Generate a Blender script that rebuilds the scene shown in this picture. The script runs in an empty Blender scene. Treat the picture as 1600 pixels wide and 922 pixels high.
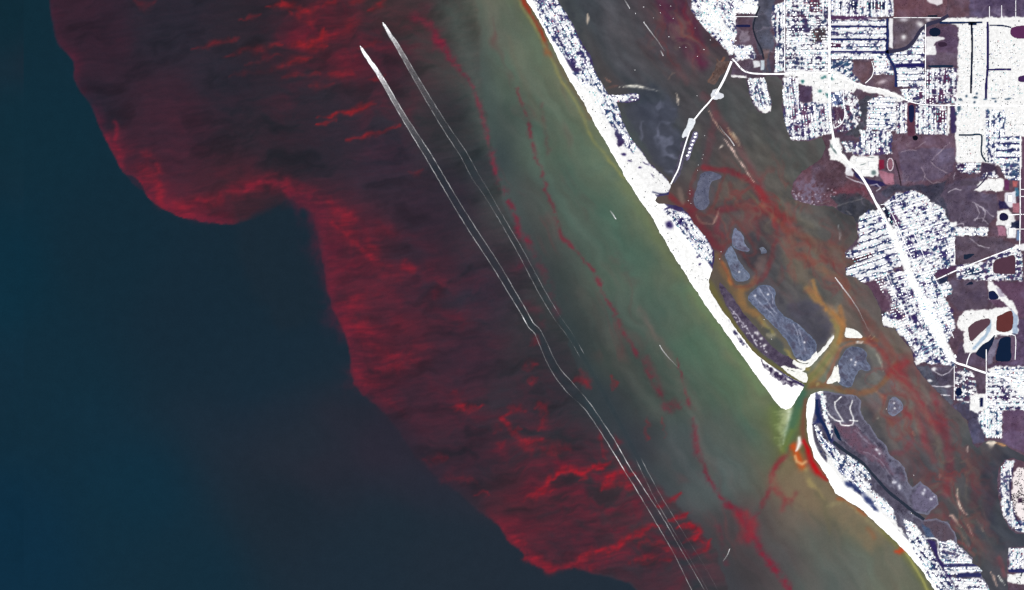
import bpy, math, random
import numpy as np

random.seed(7)
RNG = np.random.default_rng(7)
SC = bpy.context.scene
COLL = SC.collection

# ------------------------------------------------------------------ camera
S = 10.0                                    # one map unit (survey grid cell) is 10 m on the ground
def WX(px): return (px - 800.0) * S
def WY(py): return (461.0 - py) * S
ALT = 30000.0
cam_d = bpy.data.cameras.new('camera')
cam = bpy.data.objects.new('camera', cam_d)
COLL.objects.link(cam)
cam.location = (0, 0, ALT)
cam.rotation_euler = (0, 0, 0)
cam_d.sensor_width = 36
cam_d.lens = 36 * ALT / 16000.0
cam_d.clip_start = 10
cam_d.clip_end = 400000
SC.camera = cam

# ------------------------------------------------------------------ sky, sun, exposure
SUN_EL, SUN_AZ = math.radians(52), math.radians(135)     # from the south-east
world = bpy.data.worlds.new('World')
SC.world = world
world.use_nodes = True
wn = world.node_tree
wn.nodes.clear()
sky = wn.nodes.new('ShaderNodeTexSky')
sky.sky_type = 'NISHITA'
sky.sun_disc = False
sky.sun_elevation = SUN_EL
sky.sun_rotation = SUN_AZ
bg = wn.nodes.new('ShaderNodeBackground')
bg.inputs['Strength'].default_value = 0.08
wo = wn.nodes.new('ShaderNodeOutputWorld')
wn.links.new(sky.outputs[0], bg.inputs['Color'])
wn.links.new(bg.outputs[0], wo.inputs['Surface'])
sun_d = bpy.data.lights.new('sun', 'SUN')
sun_d.energy = 4.5
sun_d.angle = math.radians(0.5)
sun_d.color = (1.0, 0.96, 0.90)
sun = bpy.data.objects.new('sun', sun_d)
COLL.objects.link(sun)
sun.location = (0, 0, 5000)
# light travels from the sun's azimuth (clockwise from north) towards the ground
sun.rotation_euler = (math.pi / 2 - SUN_EL, 0, math.pi - SUN_AZ)
vs = SC.view_settings
vs.view_transform = 'Standard'
vs.look = 'None'
vs.gamma = 1
vs.use_curve_mapping = False
vs.exposure = 0.6
SC.cycles.max_bounces = 4
SC.cycles.transparent_max_bounces = 8
SC.cycles.use_denoising = False

# what one unit of matt reflectance shows under that light (per channel), and the sky's reflection in water
K_LAND = np.array([1.995, 2.0, 2.056])
R_LAND = np.array([0.0045, 0.0045, 0.0045])
K_WATER = np.array([1.983, 1.987, 2.044])
R_WATER = np.array([0.0013, 0.0018, 0.0031])

# ------------------------------------------------------------------ numeric helpers
def lin(c):
    c = np.clip(np.asarray(c, dtype=np.float64) / 255.0, 0, 1)
    return np.where(c <= 0.04045, c / 12.92, ((c + 0.055) / 1.055) ** 2.4)

def albedo(rgb255, k=None):
    k = K_LAND if k is None else k
    return np.clip(lin(rgb255) / k, 0.0, 0.86)

def sstep(a, b, x):
    t = np.clip((x - a) / (b - a), 0, 1)
    return t * t * (3 - 2 * t)

_tabs = {}
def vnoise(x, y, seed):
    """value noise in -1..1"""
    if seed not in _tabs:
        _tabs[seed] = np.random.default_rng(1000 + seed).uniform(-1, 1, (256, 256)).astype(np.float32)
    T = _tabs[seed]
    xi = np.floor(x).astype(np.int64); yi = np.floor(y).astype(np.int64)
    fx = (x - xi); fy = (y - yi)
    fx = fx * fx * fx * (fx * (fx * 6 - 15) + 10); fy = fy * fy * fy * (fy * (fy * 6 - 15) + 10)
    x0 = xi & 255; x1 = (xi + 1) & 255; y0 = yi & 255; y1 = (yi + 1) & 255
    return (T[y0, x0] * (1 - fx) + T[y0, x1] * fx) * (1 - fy) + (T[y1, x0] * (1 - fx) + T[y1, x1] * fx) * fy

def fbm(x, y, sx, sy=None, seed=0, octv=4, gain=0.55, ang=0.0):
    sy = sx if sy is None else sy
    if ang:
        c, s = math.cos(ang), math.sin(ang)
        x, y = x * c + y * s, -x * s + y * c
    r = 0; a = 1.0; n = 0
    for o in range(octv):
        f = 2.0 ** o
        r = r + a * vnoise(x * f / sx + 17.3 * o, y * f / sy + 9.1 * o, seed + o)
        n += a; a *= gain
    return r / n * 1.6

def resample(pts, step=6.0):
    """smooth (Catmull-Rom) polyline"""
    P = np.array(pts, float)
    if len(P) < 3:
        return P
    out = []
    n = len(P)
    for i in range(n - 1):
        p0 = P[max(i - 1, 0)]; p1 = P[i]; p2 = P[i + 1]; p3 = P[min(i + 2, n - 1)]
        m = max(1, int(np.hypot(*(p2 - p1)[:2]) / step))
        for k in range(m):
            t = k / m
            out.append(0.5 * ((2 * p1) + (-p0 + p2) * t + (2 * p0 - 5 * p1 + 4 * p2 - p3) * t * t + (-p0 + 3 * p1 - 3 * p2 + p3) * t ** 3))
    out.append(P[-1])
    return np.array(out)

class Map:
    """a colour survey of the ground on a grid: X, Y in map units, C in display colour"""
    def __init__(self, xs, ys):
        self.xs, self.ys = xs, ys
        self.X, self.Y = np.meshgrid(xs, ys)
        self.X = self.X.astype(np.float64); self.Y = self.Y.astype(np.float64)
        self.C = np.zeros(self.X.shape + (3,))
    def win(self, x0, x1, y0, y1):
        i0 = max(0, np.searchsorted(self.xs, x0) - 1); i1 = min(len(self.xs), np.searchsorted(self.xs, x1) + 1)
        j0 = max(0, np.searchsorted(self.ys, y0) - 1); j1 = min(len(self.ys), np.searchsorted(self.ys, y1) + 1)
        return slice(j0, j1), slice(i0, i1)
    def warp(self, w, amp, scale, seed):
        X, Y = self.X[w], self.Y[w]
        if not amp:
            return X, Y
        return X + amp * fbm(X, Y, scale, seed=seed, octv=3), Y + amp * fbm(X, Y, scale, seed=seed + 31, octv=3)
    def mix(self, w, m, col):
        m = m[..., None]
        self.C[w] = self.C[w] * (1 - m) + np.asarray(col, float) * m
    def interp(self, cps, sigma, pw=1.0):
        """colours blended between survey points"""
        num = np.zeros_like(self.C); den = np.zeros(self.X.shape)
        for c in cps:
            d2 = (self.X - c[0]) ** 2 + (self.Y - c[1]) ** 2
            wgt = 1.0 / (d2 / sigma ** 2 + 0.35) ** 2.2
            num += wgt[..., None] * np.array(c[2:5], float); den += wgt
        self.C[:] = num / den[..., None]

def line_dist(X, Y, P):
    """distance to polyline, arc fraction, signed side and interpolated extra column"""
    best = np.full(X.shape, 1e9); frac = np.zeros(X.shape); side = np.zeros(X.shape)
    extra = np.zeros(X.shape)
    has = P.shape[1] > 2
    L = np.concatenate([[0], np.cumsum(np.hypot(np.diff(P[:, 0]), np.diff(P[:, 1])))])
    tot = max(L[-1], 1e-6)
    for i in range(len(P) - 1):
        ax, ay = P[i, 0], P[i, 1]; dx, dy = P[i + 1, 0] - ax, P[i + 1, 1] - ay
        l2 = dx * dx + dy * dy
        if l2 < 1e-9: continue
        t = np.clip(((X - ax) * dx + (Y - ay) * dy) / l2, 0, 1)
        qx, qy = X - ax - t * dx, Y - ay - t * dy
        d = np.hypot(qx, qy)
        m = d < best
        best = np.where(m, d, best)
        frac = np.where(m, (L[i] + t * (L[i + 1] - L[i])) / tot, frac)
        side = np.where(m, np.sign(dx * qy - dy * qx), side)
        if has:
            extra = np.where(m, P[i, 2] + t * (P[i + 1, 2] - P[i, 2]), extra)
    return best, frac, side, extra

def inside(X, Y, P):
    r = np.zeros(X.shape, bool)
    n = len(P)
    for i in range(n):
        x1, y1 = P[i]; x2, y2 = P[(i + 1) % n]
        if y1 == y2: continue
        c = ((y1 > Y) != (y2 > Y)) & (X < (x2 - x1) * (Y - y1) / (y2 - y1) + x1)
        r ^= c
    return r

def sdf(X, Y, P):
    P = np.asarray(P, float)[:, :2]
    d = line_dist(X, Y, np.vstack([P, P[:1]]))[0]
    return np.where(inside(X, Y, P), d, -d)

def stroke(M, pts, col, width=3.0, alpha=1.0, soft=1.0, warp=0.0, wscale=14, brk=0.0, bscale=14, seed=0, taper=0.0, smooth=True, prof=2.0):
    """a filament of colour along a line; third column of pts scales the width; brk breaks it up"""
    P = resample(pts) if smooth else np.array(pts, float)
    m = width * 3 * max(1, P[:, 2].max() if P.shape[1] > 2 else 1) + warp * 2 + 4
    w = M.win(P[:, 0].min() - m, P[:, 0].max() + m, P[:, 1].min() - m, P[:, 1].max() + m)
    X, Y = M.warp(w, warp, wscale, seed)
    d, f, s, e = line_dist(X, Y, P)
    wd = width * (e if P.shape[1] > 2 else 1.0)
    if taper: wd = wd * (1 - taper * np.abs(2 * f - 1) ** 2)
    wd = np.maximum(wd, 0.05)
    a = np.exp(-(d / wd) ** prof) if soft else 1 - sstep(wd * 0.6, wd * 1.0 + 0.4, d)
    if brk:
        n = fbm(M.X[w], M.Y[w], bscale, seed=seed + 50, octv=3)
        a = a * np.clip(1 - brk + brk * (n * 1.6 + 0.75), 0, 1.3)
    M.mix(w, np.clip(a * alpha, 0, 1), col)

def front(M, pts, col, w_in, w_out=1.5, side=1, alpha=1.0, warp=0.0, wscale=14, brk=0.0, bscale=20, seed=0, aniso=None):
    """a sharp edge with colour fading away on one side only"""
    P = resample(pts)
    m = w_in * 3.2 + 6
    w = M.win(P[:, 0].min() - m, P[:, 0].max() + m, P[:, 1].min() - m, P[:, 1].max() + m)
    X, Y = M.warp(w, warp, wscale, seed)
    d, f, s, e = line_dist(X, Y, P)
    sd = d * s * side
    k = e if P.shape[1] > 2 else 1.0
    a = np.where(sd > 0, np.exp(-(sd / w_in) ** 1.3), np.exp(-(sd / w_out) ** 2)) * k
    endf = sstep(0.0, 0.04, f) * sstep(0.0, 0.04, 1 - f)
    a = a * endf
    if brk:
        if aniso: n = fbm(M.X[w], M.Y[w], aniso[0], aniso[1], seed=seed + 50, octv=4, ang=aniso[2])
        else: n = fbm(M.X[w], M.Y[w], bscale, seed=seed + 50, octv=4)
        a = a * np.clip(1 - brk + brk * (n * 1.5 + 0.8), 0, 1.3)
    M.mix(w, np.clip(a * alpha, 0, 1), col)

def blob(M, poly, col, alpha=1.0, soft=3.0, warp=0.0, wscale=12, brk=0.0, bscale=10, seed=0):
    P = np.array(poly, float)
    m = soft * 2 + warp * 2 + 3
    w = M.win(P[:, 0].min() - m, P[:, 0].max() + m, P[:, 1].min() - m, P[:, 1].max() + m)
    X, Y = M.warp(w, warp, wscale, seed)
    a = sstep(-soft, soft, sdf(X, Y, P))
    if brk:
        n = fbm(M.X[w], M.Y[w], bscale, seed=seed + 50, octv=3)
        a = a * np.clip(1 - brk + brk * (n * 1.6 + 0.75), 0, 1.2)
    M.mix(w, np.clip(a * alpha, 0, 1), col)

def spot(M, x, y, rx, ry, col, alpha=1.0, ang=0.0, pw=1.0, warp=0.0, seed=0):
    m = max(rx, ry) * 2.4 + warp
    w = M.win(x - m, x + m, y - m, y + m)
    X, Y = M.warp(w, warp, 12, seed)
    c, s = math.cos(ang), math.sin(ang)
    u = ((X - x) * c + (Y - y) * s) / rx; v = (-(X - x) * s + (Y - y) * c) / ry
    M.mix(w, np.clip(alpha * np.exp(-(u * u + v * v) ** pw), 0, 1), col)

# ------------------------------------------------------------------ materials
def new_mat(name):
    m = bpy.data.materials.new(name); m.use_nodes = True
    nt = m.node_tree
    return m, nt, nt.nodes['Principled BSDF']

def survey_mat(name, rough, spec, nscale, namp, nscale2, namp2, ior=1.33):
    """colour of the surveyed ground or water with two grains of procedural variation"""
    m, nt, b = new_mat(name)
    at = nt.nodes.new('ShaderNodeAttribute'); at.attribute_name = 'survey_colour'
    geo = nt.nodes.new('ShaderNodeNewGeometry')
    prev = at.outputs['Color']
    for sc, am in ((nscale, namp), (nscale2, namp2)):
        n = nt.nodes.new('ShaderNodeTexNoise'); n.inputs['Scale'].default_value = sc; n.inputs['Detail'].default_value = 3
        nt.links.new(geo.outputs['Position'], n.inputs['Vector'])
        mr = nt.nodes.new('ShaderNodeMapRange'); mr.inputs['From Min'].default_value = 0.25; mr.inputs['From Max'].default_value = 0.75
        mr.inputs['To Min'].default_value = 1 - am; mr.inputs['To Max'].default_value = 1 + am
        nt.links.new(n.outputs['Fac'], mr.inputs['Value'])
        mx = nt.nodes.new('ShaderNodeVectorMath'); mx.operation = 'SCALE'
        nt.links.new(prev, mx.inputs[0]); nt.links.new(mr.outputs['Result'], mx.inputs['Scale'])
        prev = mx.outputs[0]
    nt.links.new(prev, b.inputs['Base Color'])
    b.inputs['Roughness'].default_value = rough
    b.inputs['Specular IOR Level'].default_value = spec
    b.inputs['IOR'].default_value = ior
    return m

def plain_mat(name, rgb255, rough=0.85, spec=0.2, var=0.08, nscale=0.05, k=None):
    m, nt, b = new_mat(name)
    a = albedo(rgb255, k)
    geo = nt.nodes.new('ShaderNodeNewGeometry')
    n = nt.nodes.new('ShaderNodeTexNoise'); n.inputs['Scale'].default_value = nscale; n.inputs['Detail'].default_value = 3
    nt.links.new(geo.outputs['Position'], n.inputs['Vector'])
    mr = nt.nodes.new('ShaderNodeMapRange'); mr.inputs['From Min'].default_value = 0.25; mr.inputs['From Max'].default_value = 0.75
    mr.inputs['To Min'].default_value = 1 - var; mr.inputs['To Max'].default_value = 1 + var
    nt.links.new(n.outputs['Fac'], mr.inputs['Value'])
    mx = nt.nodes.new('ShaderNodeVectorMath'); mx.operation = 'SCALE'; mx.inputs[0].default_value = a
    nt.links.new(mr.outputs['Result'], mx.inputs['Scale'])
    nt.links.new(mx.outputs[0], b.inputs['Base Color'])
    b.inputs['Roughness'].default_value = rough
    b.inputs['Specular IOR Level'].default_value = spec
    return m

M_WATER = survey_mat('turbid_sea_water', 0.15, 0.22, 0.006, 0.05, 0.03, 0.05)
M_LAND = survey_mat('coastal_ground', 0.95, 0.1, 0.02, 0.14, 0.07, 0.14, 1.45)
M_POND = survey_mat('pond_water', 0.15, 0.22, 0.01, 0.05, 0.05, 0.05)
M_WHITE = plain_mat('white_painted_roof', (255, 255, 255), 0.8, 0.2, 0.04, k=1.22)
M_PALE = plain_mat('pale_grey_roof', (232, 250, 252), 0.8, 0.2, 0.06, k=1.8)
M_TEAL = plain_mat('pale_teal_roof', (150, 220, 225), 0.8, 0.2, 0.06)
M_BLUE = plain_mat('slate_blue_roof', (130, 150, 205), 0.8, 0.2, 0.06)
M_ROSE = plain_mat('red_clay_roof', (190, 90, 110), 0.8, 0.2, 0.06)
M_ROAD = plain_mat('pale_concrete_road', (255, 255, 255), 0.9, 0.1, 0.06, k=1.5)
M_LANE = plain_mat('worn_lane_concrete', (205, 212, 228), 0.9, 0.1, 0.08)
M_HULL = plain_mat('white_gelcoat', (255, 255, 255), 0.4, 0.5, 0.02, k=1.2)
M_GLASS = plain_mat('dark_windscreen', (40, 50, 70), 0.2, 0.5, 0.02)
M_DECK = plain_mat('teak_deck', (205, 190, 165), 0.7, 0.3, 0.05)

# ------------------------------------------------------------------ object helpers
def mesh_from(name, verts, faces, mat, smooth=False):
    me = bpy.data.meshes.new(name)
    me.from_pydata(verts, [], faces)
    if mat is not None:
        for m in (mat if isinstance(mat, (list, tuple)) else [mat]): me.materials.append(m)
    me.update()
    return me

def link(name, me, parent=None, loc=(0, 0, 0), rz=0.0):
    o = bpy.data.objects.new(name, me)
    COLL.objects.link(o)
    o.location = loc; o.rotation_euler = (0, 0, rz)
    if parent is not None: o.parent = parent
    return o

def tag(o, label=None, cat=None, group=None, kind=None):
    if label: o['label'] = label
    if cat: o['category'] = cat
    if group: o['group'] = group
    if kind: o['kind'] = kind
    return o

def bulk_mesh(name, V, F, mat, col=None, matidx=None):
    """V (n,3), F (m,k) arrays; quads or triangles"""
    me = bpy.data.meshes.new(name)
    nv, nf, k = len(V), len(F), F.shape[1]
    me.vertices.add(nv); me.vertices.foreach_set('co', np.ascontiguousarray(V, np.float32).ravel())
    me.loops.add(nf * k); me.loops.foreach_set('vertex_index', np.ascontiguousarray(F, np.int32).ravel())
    me.polygons.add(nf)
    me.polygons.foreach_set('loop_start', np.arange(0, nf * k, k, dtype=np.int32))
    for m in (mat if isinstance(mat, (list, tuple)) else [mat]): me.materials.append(m)
    if matidx is not None: me.polygons.foreach_set('material_index', np.asarray(matidx, np.int32))
    me.update(calc_edges=True)
    if col is not None:
        at = me.color_attributes.new('survey_colour', 'FLOAT_COLOR', 'POINT')
        rgba = np.ones((nv, 4), np.float32); rgba[:, :3] = col
        at.data.foreach_set('color', rgba.ravel())
    return me

def grid_mesh(name, M, Z, colour, mat, cellmask=None, smooth=True):
    ny, nx = M.X.shape
    idx = np.arange(nx * ny).reshape(ny, nx)
    F = np.stack([idx[1:, :-1], idx[1:, 1:], idx[:-1, 1:], idx[:-1, :-1]], -1)
    if cellmask is not None: F = F[cellmask]
    F = F.reshape(-1, 4)
    used = np.unique(F)
    remap = np.full(nx * ny, -1, np.int64); remap[used] = np.arange(len(used))
    V = np.stack([WX(M.X).ravel(), WY(M.Y).ravel(), Z.ravel()], -1)[used]
    me = bulk_mesh(name, V, remap[F], mat, colour.reshape(-1, 3)[used])
    if smooth: me.polygons.foreach_set('use_smooth', np.ones(len(me.polygons), bool))
    return me

def spread(a, b, step, far):
    """regular spacing in the middle, ever wider beyond"""
    core = np.arange(a, b + 1e-6, step)
    g = []; d = step; x = b
    while x < b + far:
        d *= 1.35; x += d; g.append(x)
    lo = []; d = step; x = a
    while x > a - far:
        d *= 1.35; x -= d; lo.append(x)
    return np.array(lo[::-1] + list(core) + g)

# ================================================================== THE SEA
SEA = Map(spread(-10, 1610, 2.0, 6000), spread(-10, 932, 2.0, 6000))
SEA.interp([
 (20,20,18,44,57),(60,200,18,46,60),(10,420,15,46,62),(90,610,19,46,62),(30,860,15,46,66),(200,790,17,47,64),(150,400,20,44,58),
 (300,500,25,42,56),(400,590,25,43,58),(420,420,24,42,55),(300,900,18,46,62),(450,800,30,41,53),(620,820,31,44,56),(700,880,34,44,56),(480,700,36,44,56),(560,900,28,44,58),(600,690,48,40,53),(545,640,42,41,53),(500,730,42,41,53),(650,760,46,41,54),(440,640,32,42,55),
 (120,10,55,40,54),(150,60,52,40,54),(250,40,44,44,56),(350,130,46,46,58),(270,180,58,42,56),(400,60,48,44,54),(450,150,42,48,58),(420,210,46,46,56),(380,300,60,42,52),(500,60,62,44,54),
 (520,220,44,46,57),(600,250,50,48,62),(700,310,50,48,60),(600,100,58,44,56),(560,380,76,42,56),(650,420,60,46,60),(620,530,74,42,56),(650,620,62,44,58),(720,560,58,46,60),
 (750,450,54,50,64),(760,250,52,60,66),(700,180,52,56,62),(680,60,66,66,68),(640,20,66,56,60),(660,330,56,46,60),(800,420,58,54,64),
 (800,640,54,52,62),(720,700,50,46,58),(900,700,52,54,63),(860,560,56,57,65),(850,620,54,51,61),(880,780,62,50,60),(820,800,66,44,54),(900,860,62,46,58),(980,800,62,54,62),
 (1050,850,60,52,62),(1000,900,58,50,60),(900,910,52,48,58),(800,900,44,44,56),(1120,880,64,66,72),(1140,830,66,64,70),(1170,890,64,62,68),
 (720,40,73,81,79),(740,120,71,81,80),(770,190,69,79,78),(800,300,70,77,78),(840,380,68,74,76),(870,460,62,68,70),(910,520,58,66,68),(960,560,65,74,73),(950,630,57,63,69),(1000,690,56,61,69),
 (1040,620,68,79,77),(1010,500,75,89,85),(950,430,76,93,86),(900,340,80,98,92),(850,240,83,100,92),(800,120,85,100,92),(760,20,83,94,88),(1075,690,77,86,91),(1100,760,79,88,91),(1060,740,63,73,78),
 (850,100,87,104,94),(880,180,86,106,98),(930,250,83,110,101),(960,320,77,108,99),(1000,400,75,105,97),(1050,470,75,103,95),(1090,540,73,103,91),(1140,600,78,105,88),(1180,640,83,105,86),
 (1100,610,76,96,89),(1160,680,80,96,93),(1140,730,85,96,97),(1190,700,94,104,93),(1130,660,78,91,91),
 (1235,700,92,95,60),(1215,655,94,109,71),(1245,760,126,108,90),(1290,780,122,110,88),(1230,810,98,95,88),(1270,840,87,92,88),(1330,880,92,98,94),(1300,915,85,91,90),(1390,900,98,104,94),(1360,830,104,102,84),(1420,905,100,104,90),
 (1220,870,76,76,80),(1190,820,74,70,74),
 # lagoon
 (900,20,68,71,75),(930,80,68,71,75),(980,60,70,72,74),(1020,110,71,71,73),(1040,30,74,67,71),(1065,40,82,57,67),(1080,80,79,68,72),(1100,110,80,72,73),(1110,40,81,59,68),
 (980,120,68,69,73),(1060,150,74,71,72),(1020,160,64,71,79),(1040,230,67,71,79),(1070,240,73,74,75),(1130,150,75,76,75),(1150,180,77,80,78),(1200,200,77,78,76),(1180,250,82,82,77),(1110,210,79,70,71),
 (1230,240,78,79,75),(1210,290,83,83,76),(1250,340,83,83,78),(1290,350,80,80,77),(1150,250,85,79,75),(1130,290,86,77,73),(1060,300,85,73,72),(1140,330,85,73,72),
 (1200,340,92,74,72),(1230,380,95,79,78),(1270,400,91,85,79),(1300,400,95,81,78),(1180,340,80,72,74),(1180,390,71,71,76),(1200,430,74,72,76),(1100,370,95,64,68),(1125,420,97,88,79),
 (1230,430,83,81,80),(1240,470,79,77,81),(1220,510,72,74,80),(1270,440,89,88,82),(1300,460,85,85,84),(1250,500,77,79,85),(1330,430,96,84,80),(1340,480,97,81,78),
 (1160,470,102,94,81),(1180,520,97,97,86),(1270,580,106,110,91),(1300,500,134,113,88),(1360,540,101,93,86),(1390,560,98,86,82),(1350,580,88,90,89),(1420,600,101,81,80),
 (1410,650,98,90,88),(1370,650,88,85,86),(1440,640,101,79,80),(1460,680,98,75,76),(1400,690,86,83,82),(1430,730,77,77,82),(1450,760,72,75,79),(1480,700,92,82,80),(1500,740,87,78,78),(1480,780,84,76,78),
 (1510,690,78,82,83),(1530,720,70,71,77),(1520,780,77,74,75),(1550,760,66,68,76),(1545,830,64,67,75),(1500,830,77,74,75),(1530,870,71,73,74),(1560,900,66,67,74),(1580,700,73,72,79),(1600,840,65,68,78),
 (1700,300,70,71,74),(1700,800,66,68,76),
], 60.0)
w_all = (slice(None), slice(None))
Xs, Ys = SEA.X, SEA.Y
# broad swirls of turbidity
n1 = fbm(Xs, Ys, 120, 60, seed=3, octv=5, ang=0.9)
n2 = fbm(Xs, Ys, 200, 200, seed=9, octv=5)
SEA.C *= (1 + 0.035 * n1 + 0.03 * n2)[..., None]
SEA.C[..., 0] *= 1 + 0.05 * n2
# the deep water keeps clean of bloom west of this line
FRONT = [(60,-200),(72,-60),(78,0),(82,30),(90,66),(115,96),(117,126),(141,162),(163,212),(192,266),(217,281),(230,304),(255,325),(284,338),(330,346),(363,350),
         (400,343),(430,322),(456,311),(487,333),(499,375),(508,408),(512,450),(521,480),(535,510),(547,546),(550,579),(556,600),(574,621),(595,639),(625,675),(649,714),(670,735),(700,758),(740,792),
         (779,819),(794,843),(818,861),(827,876),(860,891),(896,884),(930,898),(980,910),(1030,960),(1060,1200)]
RED = (113,36,54)
COAST_LINE = [(700,-200),(745,0),(757,150),(772,250),(790,330),(830,410),(880,520),(905,580),(920,640),(990,720),(1060,790),(1120,860),(1150,960),(1200,1200)]
BP = np.array(FRONT + COAST_LINE[::-1], float)
wb = SEA.win(40, 1230, -250, 1250)
Xb, Yb = SEA.warp(wb, 4.0, 18, 71)
sfb = np.interp(SEA.Y[wb], [590,650,700,780,830], [4,16,26,16,4]) * np.where(SEA.X[wb] < 760, 1, .2) + 1
in_bloom = np.clip((sdf(Xb, Yb, BP) + sfb * .8) / (sfb * 2.2), 0, 1); in_bloom = in_bloom * in_bloom * (3 - 2 * in_bloom)
# wind-drawn streaks: fine along west-east, denser where the bloom piles up
qx = SEA.X[wb] + 26 * fbm(SEA.X[wb], SEA.Y[wb], 60, seed=211, octv=3); qy = SEA.Y[wb] + 14 * fbm(SEA.X[wb], SEA.Y[wb], 60, seed=217, octv=3)
st = fbm(qx, qy, 64, 24, seed=21, octv=5, ang=-0.2)
st2 = 1.1 - 2.2 * np.abs(fbm(qx, qy, 70, 34, seed=29, octv=5, ang=.25))
# clear deep water right up to the front
DEEP = [(20,20,18,44,57),(60,200,18,45,59),(10,420,15,46,62),(90,610,19,45,60),(30,860,15,46,66),(200,790,18,46,62),(150,400,20,43,57),(300,500,23,42,56),(400,590,25,43,57),(420,420,24,42,55),(300,900,20,45,60),(450,800,30,42,54),(620,820,31,44,56),(480,700,34,44,56),(560,900,30,44,57),(700,860,33,44,56)]
num = np.zeros(Xb.shape + (3,)); den = np.zeros(Xb.shape)
for c in DEEP:
    wg = 1.0 / (((SEA.X[wb] - c[0]) ** 2 + (SEA.Y[wb] - c[1]) ** 2) / 3600 + .5) ** 1.6
    num += wg[..., None] * np.array(c[2:], float); den += wg
west = sstep(-2.5, 2.5, sdf(SEA.X[wb] + (Xb - SEA.X[wb]) * .4, SEA.Y[wb] + (Yb - SEA.Y[wb]) * .4, np.array([(-3000,-200)] + FRONT[:-2] + [(1000,930),(1000,1250),(-3000,1250)], float)))
west = west * np.interp(SEA.Y[wb], [590,640,720,790,830], [.97,.40,.30,.6,.9])
SEA.C[wb] = SEA.C[wb] * (1 - west[..., None]) + num / den[..., None] * west[..., None]
dens = np.zeros(Xb.shape)
for (x, y, r, a) in [(150,60,60,.10),(300,250,70,.25),(350,190,60,.08),(420,290,60,.30),(500,330,50,.55),(560,400,55,.75),(560,520,50,.75),(600,590,50,.55),(640,430,60,.40),(500,30,70,.55),(560,60,60,.5),(470,80,40,.5),
                     (600,170,50,.35),(450,170,60,.25),(700,640,60,.35),(760,560,60,.15),(820,700,60,.55),(880,740,60,.7),(920,780,70,.7),(860,870,50,.75),(800,830,40,.5),(980,840,60,.65),(1060,830,60,.75),
                     (1000,770,50,.5),(700,460,50,.3),(740,690,60,.3),(640,60,40,.5),(660,140,60,.12),(760,440,60,.15),(1080,890,60,.35),(950,900,60,.25),(700,500,40,.35),(845,600,40,.35),(590,240,50,.2),(700,760,50,.22)]:
    dens += a * np.exp(-((Xb - x) ** 2 + (Yb - y) ** 2) / (r * r * 0.9))
dens = np.clip(dens, 0, 1.15)
a = in_bloom * np.clip(dens * (0.25 + 0.48 * st + 0.28 * st2) + .012 + .03 * st, 0, 0.85)
SEA.mix(wb, a, RED)
SEA.C[wb] *= (1 - 0.16 * in_bloom * np.clip(-st, 0, 1))[..., None]
SEA.C[wb] *= 1 - in_bloom[..., None] * np.array((.015, .075, .075))
fe = fbm(qx * .35 + SEA.X[wb] * .65, qy * .35 + SEA.Y[wb] * .65, 30, 5.0, seed=241, octv=4, ang=-.16)        # feathers drawn out by the wind
fe2 = fbm(SEA.X[wb], SEA.Y[wb], 12, 3.0, seed=247, octv=3, ang=-.1)
SEA.FE = (fe, fe2)

# --- the outer front, bright where the bloom piles against clear water
front(SEA, [(78,-40,.3),(78,0,.35),(82,30,.35),(90,66,.3),(115,96,.5),(117,126,.3),(141,162,.45),(163,212,.6),(178,240,.6)], (106,36,57), 11, 1.2, -1, 0.9, 1.2, 9, 0.35, 20, 5)
front(SEA, [(160,205,.3),(175,234,.7),(192,266,.75),(217,281,.9),(230,304,1),(255,325,1),(284,338,.95),(320,345,.7),(345,349,.6),(363,350,.5),(378,349,.2)], (135,36,54), 24, 1.3, -1, 0.85, 1.5, 9, 0.45, 26, 6)
front(SEA, [(160,205,.2),(192,266,.4),(230,304,.7),(284,338,.7),(330,346,.4),(363,350,.3)], (99,36,55), 55, 1.3, -1, 0.6, 1.5, 9, 0.5, 40, 8)
stroke(SEA, [(181,192),(184,210),(178,224),(186,232)], (132,36,55), 3.5, 0.6, warp=2, seed=3)
stroke(SEA, [(228,240),(244,258),(250,290),(248,318)], (139,36,51), 6, 0.55, warp=3, brk=.5, seed=4)
spot(SEA, 232, 272, 18, 12, (141,36,51), .6, 0.6, warp=4, seed=2)
spot(SEA, 284, 322, 16, 9, (145,36,52), .65, 0.4, warp=4, seed=3)
spot(SEA, 250, 305, 8, 14, (148,36,52), .5, 0.0, warp=4, seed=4)
spot(SEA, 330, 342, 30, 6, (113,36,57), .5, 0.1, warp=4, seed=5)
# dark tongue of clear water under the band
blob(SEA, [(372,356),(405,330),(430,312),(455,312),(470,328),(492,350),(500,385),(505,430),(512,470),(505,500),(440,520),(380,430)], (28,42,54), .75, 12, 5, 20, seed=14)
spot(SEA, 420, 318, 40, 10, (46,38,46), .6, -0.15, warp=6, seed=9)
# --- the band that runs east, then turns south
stroke(SEA, [(300,318,.6),(345,306,.8),(390,292,1),(430,286,1),(460,298,.9),(500,312,.8),(540,332,.7)], (125,36,52), 13, 0.55, warp=5, brk=.5, bscale=24, seed=11)
stroke(SEA, [(380,296),(410,284),(440,290),(456,303),(480,307)], (138,36,55), 5.5, 0.65, warp=3, brk=.4, seed=12)
stroke(SEA, [(535,330,.6),(545,352,1),(560,375,1),(578,395,1),(600,412,.8),(640,420,.6)], (128,36,50), 12, 0.65, warp=6, brk=.55, bscale=22, seed=13)
stroke(SEA, [(520,350),(548,372),(570,392),(588,405)], (141,36,51), 5, 0.6, warp=3, brk=.5, seed=15)
stroke(SEA, [(455,312,.5),(490,334,1),(510,400,1),(516,450,.9),(530,490,1),(548,510,1)], (97,36,55), 20, 0.45, warp=8, brk=.6, bscale=26, seed=16)
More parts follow.
